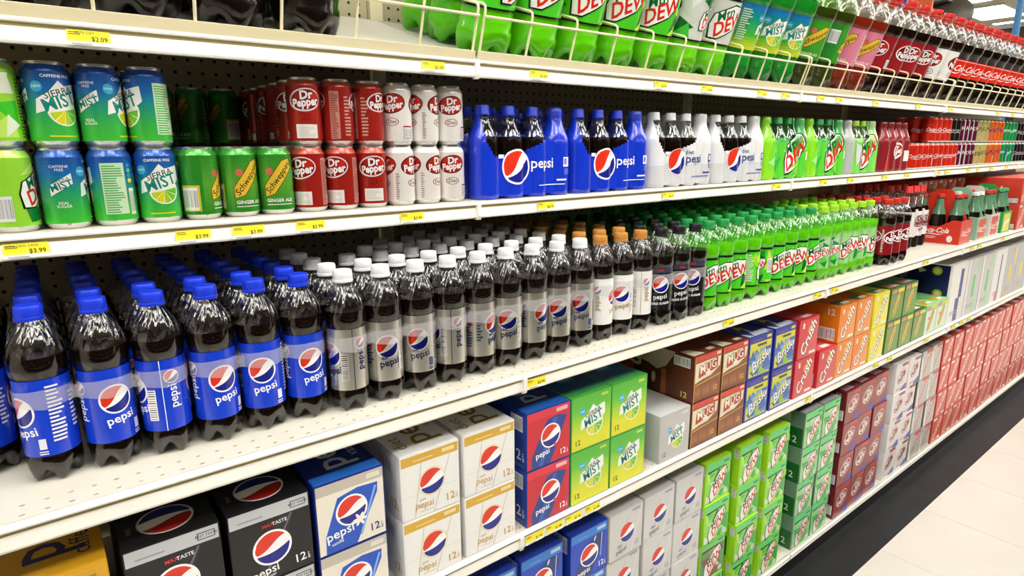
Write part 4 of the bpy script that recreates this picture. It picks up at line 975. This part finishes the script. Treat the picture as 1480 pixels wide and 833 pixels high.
def s_navy(A, d, h):
    A.rect(-.36, -.01, h*.3, h*.98, '#161c58')
    for u, v in ((-.06, .88), (-.05, .5), (-.10, .40)): A.ell(u, h*v, .020, .020, '#b8d02a'); A.ell(u, h*v, .012, .012, '#e4eca8')
    A.poly([(-.14, h*.95), (-.10, h*.86), (-.13, h*.82)], '#d8dca0'); A.text('LIME', -.19, h*.66, .045, '#8a90b8', PI/2)
def f_cola(A, w, h):
    A.rect(-w, w, 0, h, '#1b48c8'); A.rect(-w, w, h*.82, h, '#2f84e0'); A.rect(w*.42, w*.9, h*.88, h*.95, '#bcd6f4'); A.lines(-w*.6, w*.2, h*.87, h*.90, 1, '#6aaaf0', 1)
    A.poly([(-w*.75, 0), (w*.1, 0), (w*.85, h*.6), (w*.8, h*.82), (w*.3, h*.82), (-w*.1, h*.7), (-w*.75, h*.2)], '#22347e'); A.poly([(w*.62, h*.3), (w*.66, h*.3), (w*.74, h*.8), (w*.68, h*.8)], '#a8bce8'); A.ell(w*.3, h*.74, h*.02, h*.06, '#dfe8f8', -.4)
    A.globe(w*.0, h*.44, h*.215); A.text('pepsi', -w*.3, h*.13, h*.16, '#ffffff', .1, .012); twelve(A, w*.66, h*.13, h*.16, '#ffffff')
def t_cola(A, w, d): A.rect(-w, w, .055, .39, '#131c56'); A.text('pepsi', 0, .145, .10, '#c8ccd4', PI/2, .008)
def s_cola(A, d, h): A.barcode(-.06, -.012, h*.6, h*.92)
def f_diet(A, w, h):
    A.rect(-w, w, 0, h, '#d5d4d1'); A.poly([(-w*.5, 0), (-w*.44, 0), (w*.1, h*.84), (w*.04, h*.84)], '#c2c1be'); A.poly([(w*.3, 0), (w*.36, 0), (w*.9, h*.84), (w*.84, h*.84)], '#e6e5e2'); A.rect(w*.35, w*.85, h*.9, h*.95, '#9aa0c0')
    A.globe(w*.05, h*.50, h*.21, None); A.text('diet', -w*.4, h*.26, h*.09, '#5a6690', .1, .01); A.text('pepsi', -w*.3, h*.15, h*.15, '#5a6690', .1, .01); A.text('12', w*.66, h*.16, h*.14, '#8088a8', .06, .01)
def f_dew(head, base, cs):
    def f(A, w, h):
        A.rect(-w, w, 0, h, base); facets(A, -w*.96, w*.96, h*.02, h*.80, cs, 14, 11); dew_logo(A, w*.02, h*.40, w*1.62, .78, .72); A.rect(-w, w, h*.82, h, head); A.poly([(-w*.9, h*.76), (w*.5, h*.79), (w*.5, h*.81), (-w*.9, h*.81)], '#182018'); A.rect(w*.4, w*.85, h*.88, h*.93, '#3a8a3a'); A.ell(w*.7, h*.12, w*.16, h*.07, '#d4dcd0')
    return f
def t_dew(A, w, d): A.rect(-w, w, .003, .05, '#b2e62c'); A.poly([(-w, .05), (w*.4, .05), (w, .11), (w, .15), (-w, .12)], '#1a7a34'); A.poly([(-w*.3, .08), (w*.5, .06), (w*.2, .2)], '#4fd060'); A.rect(-w, w, .2, .38, '#58b82a')
def s_dew(A, d, h): A.rect(-.38, -.02, h*.05, h*.95, '#9ade2a'); A.rect(-.34, -.028, h*.1, h*.62, '#1a6a2c'); A.text('12', -.055, h*.2, h*.22, '#dcecd0', 0, .01); A.barcode(-.02, -.004, h*.7, h*.92, True)
def s_dewz(A, d, h): A.rect(-.39, -.004, 0, h*.55, '#12602c'); A.rect(-.39, -.004, h*.55, h, '#6a8a78'); A.rect(-.11, -.05, h*.66, h*.9, '#a8bca8'); A.text('12', -.04, h*.2, h*.26, '#e4ece0', 0, .01)
def t_dewz(A, w, d): A.rect(-w, w, .003, .025, '#b8b8c0'); A.rect(-w, w, .025, .38, '#14201a'); A.poly([(-w*.5, .05), (w*.5, .04), (w*.2, .10)], '#86c82a')
def f_dpep(bg, diet=False):
    def f(A, w, h):
        A.rect(-w, w, 0, h, bg); pepper_logo(A, 0, h*.55, w*1.3, '#efe6e2' if not diet else '#d8a8a0', '#96302e' if not diet else '#e8dcd8', '#f6f0ec' if not diet else '#8a4a4a', .5); A.poly([(w*.0, 0), (w, 0), (w, h*.24), (w*.2, h*.12)], '#4a4cb4'); A.rect(-w*.1, w*.9, h*.88, h*.98, '#d83a2a' if not diet else '#a83a3a')
        if diet: A.rect(-w*.7, w*.3, h*.08, h*.14, '#c8b0ac')
    return f
def s_dpep(A, d, h): A.text('12', -.03, h*.84, h*.18, '#efe6e2', 0, .02); A.barcode(-.04, -.006, h*.12, h*.42, True)
def t_dpep(A, w, d): A.rect(-w*.8, w*.3, .01, .035, '#e0aab0'); A.rect(w*.4, w*.8, .05, .07, '#f0e0e0')
def s_ddpep(A, d, h):
    A.poly([(-.16, h*.1), (-.05, h*.14), (-.04, h*.5), (-.06, h*.85), (-.16, h*.9)], '#20249a'); A.lines(-.14, -.07, h*.3, h*.7, 4, '#a8aee0', 2)
def f_coke(A, w, h):
    A.rect(-w, w, 0, h, '#dd4630'); A.poly([(-w, h*.1), (-w*.3, 0), (w*.9, h*.75), (w*.9, h), (w*.1, h)], '#e06a58'); A.text('Coca-Cola', 0, h*.5, h*.30, '#f8ece8', .9, .02, .4, .8); A.rect(w*.35, w*.9, h*.04, h*.13, '#f4e8e4'); A.rect(-w*.9, -w*.2, h*.88, h*.97, '#f2e4e0')
def t_coke(A, w, d): A.rect(w*.0, w*.8, .008, .04, '#f6f0ee'); A.text('Coca-Cola', 0, .2, .06, '#f8ece8', PI/2, .01, .4)
def s_coke(A, d, h): A.barcode(-.05, -.01, h*.05, h*.22); A.text('Coca-Cola', -.2, h*.5, .06, '#f8ece8', 0, .01, .4)
def f_czero(A, w, h):
    A.rect(-w, w, 0, h, '#c4c0ba'); A.text('Coca-Cola', 0, h*.45, h*.28, '#d85a4a', .9, .02, .4, .8); A.rect(-w*.2, w, h*.88, h, '#d8382a'); A.poly([(-w, 0), (-w*.5, 0), (-w*.8, h*.8), (-w, h*.8)], '#e6e2dc')
def s_czero(A, d, h): A.rect(-.39, -.004, 0, h, '#2a2c30')
SMX = {}
SMX['gold'] = carton_kind('#d8a01c', f_gold, t_gold)
SMX['black'] = carton_kind('#121215', f_black, t_black)
SMX['vanilla'] = carton_kind('#142a80', f_vanilla, t_vanilla)
SMX['wgold'] = carton_kind('#ecebe7', f_wgold, t_wgold, s_wgold)
SMX['cherry'] = carton_kind('#16368e', f_cherry, t_cherry, s_cherry)
SMX['mist'] = carton_kind('#46a838', f_mist, t_mist)
SMX['dmist'] = carton_kind('#bdbdbb', f_dmist, None, s_dmist)
SMX['mug'] = carton_kind('#5c2a16', f_mug, t_mug, s_mug)
SMX['brisk'] = carton_kind('#1c2a96', f_brisk, t_brisk)
SMX['cred'] = carton_kind('#c8202a', f_crush('#d4303a', '#dd4a4c', '#e8a030'), t_crush('#dd5a60'), s_crush)
SMX['corange'] = carton_kind('#e07a12', f_crush('#ee8420', '#f29a48', '#f0b048'), t_crush('#3f6a48'), s_crush)
SMX['cyellow'] = carton_kind('#e8dc28', f_crush('#f0e42c', '#f2e85a', '#e8c030'), t_crush('#3f8a58'), s_crush)
SMX['ging'] = carton_kind('#3a6a20', f_ging('#4a7a2a', '#6a9a34'), t_crush('#c87a6a'))
SMX['dging'] = carton_kind('#8fd886', f_ging('#a4dc98', '#dfe8dc'), t_crush('#d8a030'))
TH = .272
SMX['navy'] = carton_kind('#f0efec', f_tall('#eceae4', [(-.2, .3, 0, .4, '#20248a'), (.1, .5, .4, .9, '#20248a'), (.5, 1, 0, 1, '#e4e2dc')]), None, s_navy, .20, TH, .38)
SMX['tgreen'] = carton_kind('#c8c8c8', f_tall('#c9c8c6', [(-.1, .25, .3, .7, '#4cc85a'), (.2, .5, 0, .25, '#8ae08a'), (.4, .6, .75, 1, '#7ae07a'), (-1, -.7, 0, 1, '#e6e4e0')]), None, None, .19, TH, .38)
SMX['tred'] = carton_kind('#e6e4e2', f_tall('#eae8e4', [(.0, .2, 0, .9, '#3a2a8a'), (-.3, 0, .0, .2, '#e06a6a'), (.1, .25, .1, .3, '#c8304a')]), None, None, .19, TH, .38)
SMX['tyel'] = carton_kind('#c4c4c8', f_tall('#b8b8bc', [(-.3, .2, .3, .6, '#e8cc3a'), (-.6, -.2, 0, .15, '#e8b03a'), (.5, .8, .6, .95, '#e4dc7a'), (0, .3, .85, .95, '#e0a050')]), None, None, .19, TH, .38)
SMX['cola'] = carton_kind('#1a3aa8', f_cola, t_cola, s_cola)
SMX['diet'] = carton_kind('#c6c5c2', f_diet)
GD = ['#2fb03a', '#8fe03a', '#bff05a', '#1a7a34', '#d8e8d0', '#54d050']
SMX['dew'] = carton_kind('#a2de26', f_dew('#5fdc78', '#8ee03a', GD), t_dew, s_dew)
SMX['dewbrown'] = carton_kind('#9ade26', f_dew('#6fdc6a', '#5f9a5a', ['#8a5a3a', '#b08a60', '#4a8a4a', '#d8e0c8']), t_dew, s_dew)
SMX['dewz'] = carton_kind('#7a8a80', f_dew('#5ae07a', '#9adc94', ['#3fbf4a', '#c8e0c0', '#d8dcd8', '#6ad06a']), t_dewz, s_dewz)
SMX['dpep'] = carton_kind('#6e1620', f_dpep('#9a3a38'), t_dpep, s_dpep)
SMX['ddpep'] = carton_kind('#ece8e6', f_dpep('#ebe4e2', True), None, s_ddpep)
SMX['czero'] = carton_kind('#8a8886', f_czero, None, s_czero)
SMX['coke'] = carton_kind('#c8321c', f_coke, t_coke, s_coke)
DK = {'gold': 'golden cola carton', 'black': 'black cola carton', 'vanilla': 'cream and blue carton', 'wgold': 'white and gold carton', 'cherry': 'red cherry cola carton', 'mist': 'yellow-green soda carton', 'dmist': 'grey soda carton',
      'mug': 'brown root beer carton', 'brisk': 'blue-yellow tea carton', 'cred': 'red fruit soda carton', 'corange': 'orange fruit soda carton', 'cyellow': 'yellow fruit soda carton', 'ging': 'olive ginger ale carton', 'dging': 'pale-green ginger ale carton',
      'cola': 'bright blue cola carton', 'diet': 'silver diet cola carton', 'dew': 'lime green soda carton', 'dewbrown': 'green and brown soda carton', 'dewz': 'dark-green-sided soda carton', 'dpep': 'maroon soda carton', 'ddpep': 'white soda carton with red oval', 'czero': 'grey and black cola carton', 'coke': 'red cola carton'}
S4Y, S4Z = SH[4]
def col4(kind, x0, lo=True, up=True, y=None, y2=None):
    k = CNT.get(('c4', kind), 0); CNT[('c4', kind)] = k+1
    note = f'{ORD[k]} of its kind after the {CNT.get("prev", "shelf end")}'
    if kind != CNT.get('cur'): CNT['prev'] = CNT.get('cur2', 'shelf end'); CNT['cur'] = kind; CNT['cur2'] = DK[kind].split()[0] + ' cartons'; note = f'{ORD[k]} of its kind after the {CNT["prev"]}'
    y = S4Y+.004 if y is None else y
    if lo: place_carton(SMX[kind], x0, y, S4Z, f'{DK[kind]}, bottom of its stack, {note}', f'{DK[kind]}s, bottom layer')
    if up: place_carton(SMX[kind], x0, y if y2 is None else y2, S4Z+CH+.0005, f'{DK[kind]}, top of its stack, {note}', f'{DK[kind]}s, top layer', random.uniform(-.01, .01))
for k, x0 in (('gold', -.823), ('black', -.684), ('black', -.551), ('vanilla', -.420), ('wgold', -.266), ('wgold', -.132), ('cherry', .022), ('mist', .149), ('mist', .2745)): col4(k, x0)
col4('dmist', .455, up=False); col4('mug', .583); col4('mug', .710); col4('brisk', .838); col4('brisk', .975); col4('cred', 1.114, y2=S4Y+.002)
place_carton(SMX['cred'], 1.262, S4Y+.001, S4Z, 'red fruit soda carton standing alone beside the orange cartons')
col4('corange', 1.392, up=False); col4('corange', 1.518, up=False); col4('cyellow', 1.655)
for x0, n in ((1.386, 'over the lone red carton'), (1.514, 'beside the yellow carton')): place_carton(SMX['corange'], x0, S4Y+.004, S4Z+CH+.0005, f'orange fruit soda carton on top, {n}')
col4('ging', 1.795); col4('ging', 1.924); col4('ging', 2.053, up=False); col4('dging', 2.185, up=False); col4('dging', 2.315, up=False, y=S4Y+.006)
x0 = 2.445
for i, k in enumerate(('navy', 'tgreen', 'tgreen', 'tred', 'tyel', 'tyel', 'tgreen', 'tred', 'tyel')):
    place_carton(SMX[k], x0, S4Y+.006, S4Z, {'navy': 'tall white carton with navy side and lime slices', 'tgreen': 'tall grey carton with green stripes', 'tred': 'tall white carton with purple stripe', 'tyel': 'tall grey carton with yellow blocks'}[k], 'tall cartons at the far end of the carton shelf' if k != 'navy' else None)
    x0 += SMX[k]['w']+.005
B5Y, B5Z = SH[5]
def col5(kinds, x0, y=None, n=4):
    k0 = kinds if isinstance(kinds, str) else kinds[0]
    m = CNT.get(('c5', k0), 0); CNT[('c5', k0)] = m+1
    for q in range(n):
        k = kinds[q % len(kinds)] if isinstance(kinds, (list, tuple)) else kinds
        lv = ('bottom', 'second', 'third', 'top')[q]
        place_carton(SMX[k], x0+random.uniform(-.0015, .0015), (B5Y+.004 if y is None else y)+random.uniform(0, .006), B5Z+q*(CH+.0004), f'{DK[k]}, {lv} layer, {ORD[m]} stack of its kind', f'{DK[k]}s on the base deck, {lv} layer', random.uniform(-.008, .008))
for k, x0, y in (('cola', -.25, None), ('cola', -.118, None), ('cola', .018, -.112), ('cola', .163, None), ('diet', .292, None), ('diet', .424, None), ('diet', .556, None)): col5(k, x0, y)
col5(['dew', 'dewbrown', 'dew', 'dew'], .692); col5('dew', .862, -.118); col5('dew', 1.02, -.118); col5(['dewz', 'dewz', 'dewz', 'dewz'], 1.245); col5('dewz', 1.374)
col5('dpep', 1.545); col5('dpep', 1.674); col5('dpep', 1.803); col5('ddpep', 1.99); col5('ddpep', 2.118); col5('czero', 2.255); col5('czero', 2.386)
for i in range(13): col5('coke', 2.53+i*.131)
# far end of the middle shelf: stacked red cartons
for i in range(7):
    for q in range(2): place_carton(SMX['coke'], 3.26+i*.13, S3Y+.012, S3Z+q*(CH+.0004), f'red carton, {"upper" if q else "lower"} layer, {ORD[i]} beyond the glass bottle carriers', 'red cartons at the far end of the bottle shelf')
for i in range(5):
    for q in range(2): place_carton(SMX['coke'], 2.60+i*.13, S3Y+.255, S3Z+q*(CH+.0004), f'red carton, {"upper" if q else "lower"} layer behind the glass bottle carriers', 'red cartons behind the carriers').scale = (1, .72, 1)

# ------------------------------------------------------------------ what shows above the far end of the shelving
t = thing('convex_mirror', 'round dark grey safety mirror seen from behind on a bent arm', 'mirror', (5.3, .99, 2.50))
MB().lathe([(.01, .085), (.085, .064), (.138, .021), (.16, 0), (.16, -.012), (.148, -.016)], 36).build('mirror_shell', mat('grey_mirror_back', '#4a4238', .45), t, True).rotation_euler = (math.radians(60), 0, math.radians(-70))
MB().box(-.16, .02, -.02, .16, .08, .13).build('mounting_arm', mat('grey_arm', '#6b675f', .5), t)
MB().tube([(0, .1, .12), (0, .1, CZ-2.50)], .010).build('hanging_rod', 'cream', t)
t = thing('hanging_sign', 'orange and blue hanging sign boards above the far shelving', 'sign', (4.6, .93, 2.40))
MB().box(-.01, .01, -.06, .07, 0, .5).build('orange_board', mat('orange_sign_paint', '#e2602a', .5), t); MB().box(-.02, .0, .085, .17, .06, .5).build('blue_board', mat('blue_sign_paint', '#20389a', .5), t)
MB().box(-.012, .002, -.06, .17, .5, .52).build('hanger_bar', 'cream', t); MB().tube([(0, .04, .52), (0, .04, CZ-2.40)], .006).build('hanging_rod', 'cream', t)
o = MB().tube([(0, 0, 0), (0, 0, CZ)], .03).build('blue_pole', mat('blue_pole_paint', '#3f86bd', .4), None, True); o.location = (7., .98, 0); tag(o, 'slim blue post rising to the ceiling beyond the shelving', 'post')
t = thing('far_shelving', 'dark brown shelving unit standing beyond the far end', 'shelving', (9.5, 1.2, 0))
MB().box(0, .5, .3, 1.1, 0, 2.92).build('carcass', mat('dark_brown_shelving', '#2a1a14', .6), t); MB().box(-.02, .52, .28, 1.12, 2.92, 2.98).build('top_trim', mat('grey_trim', '#8a867e', .5), t)
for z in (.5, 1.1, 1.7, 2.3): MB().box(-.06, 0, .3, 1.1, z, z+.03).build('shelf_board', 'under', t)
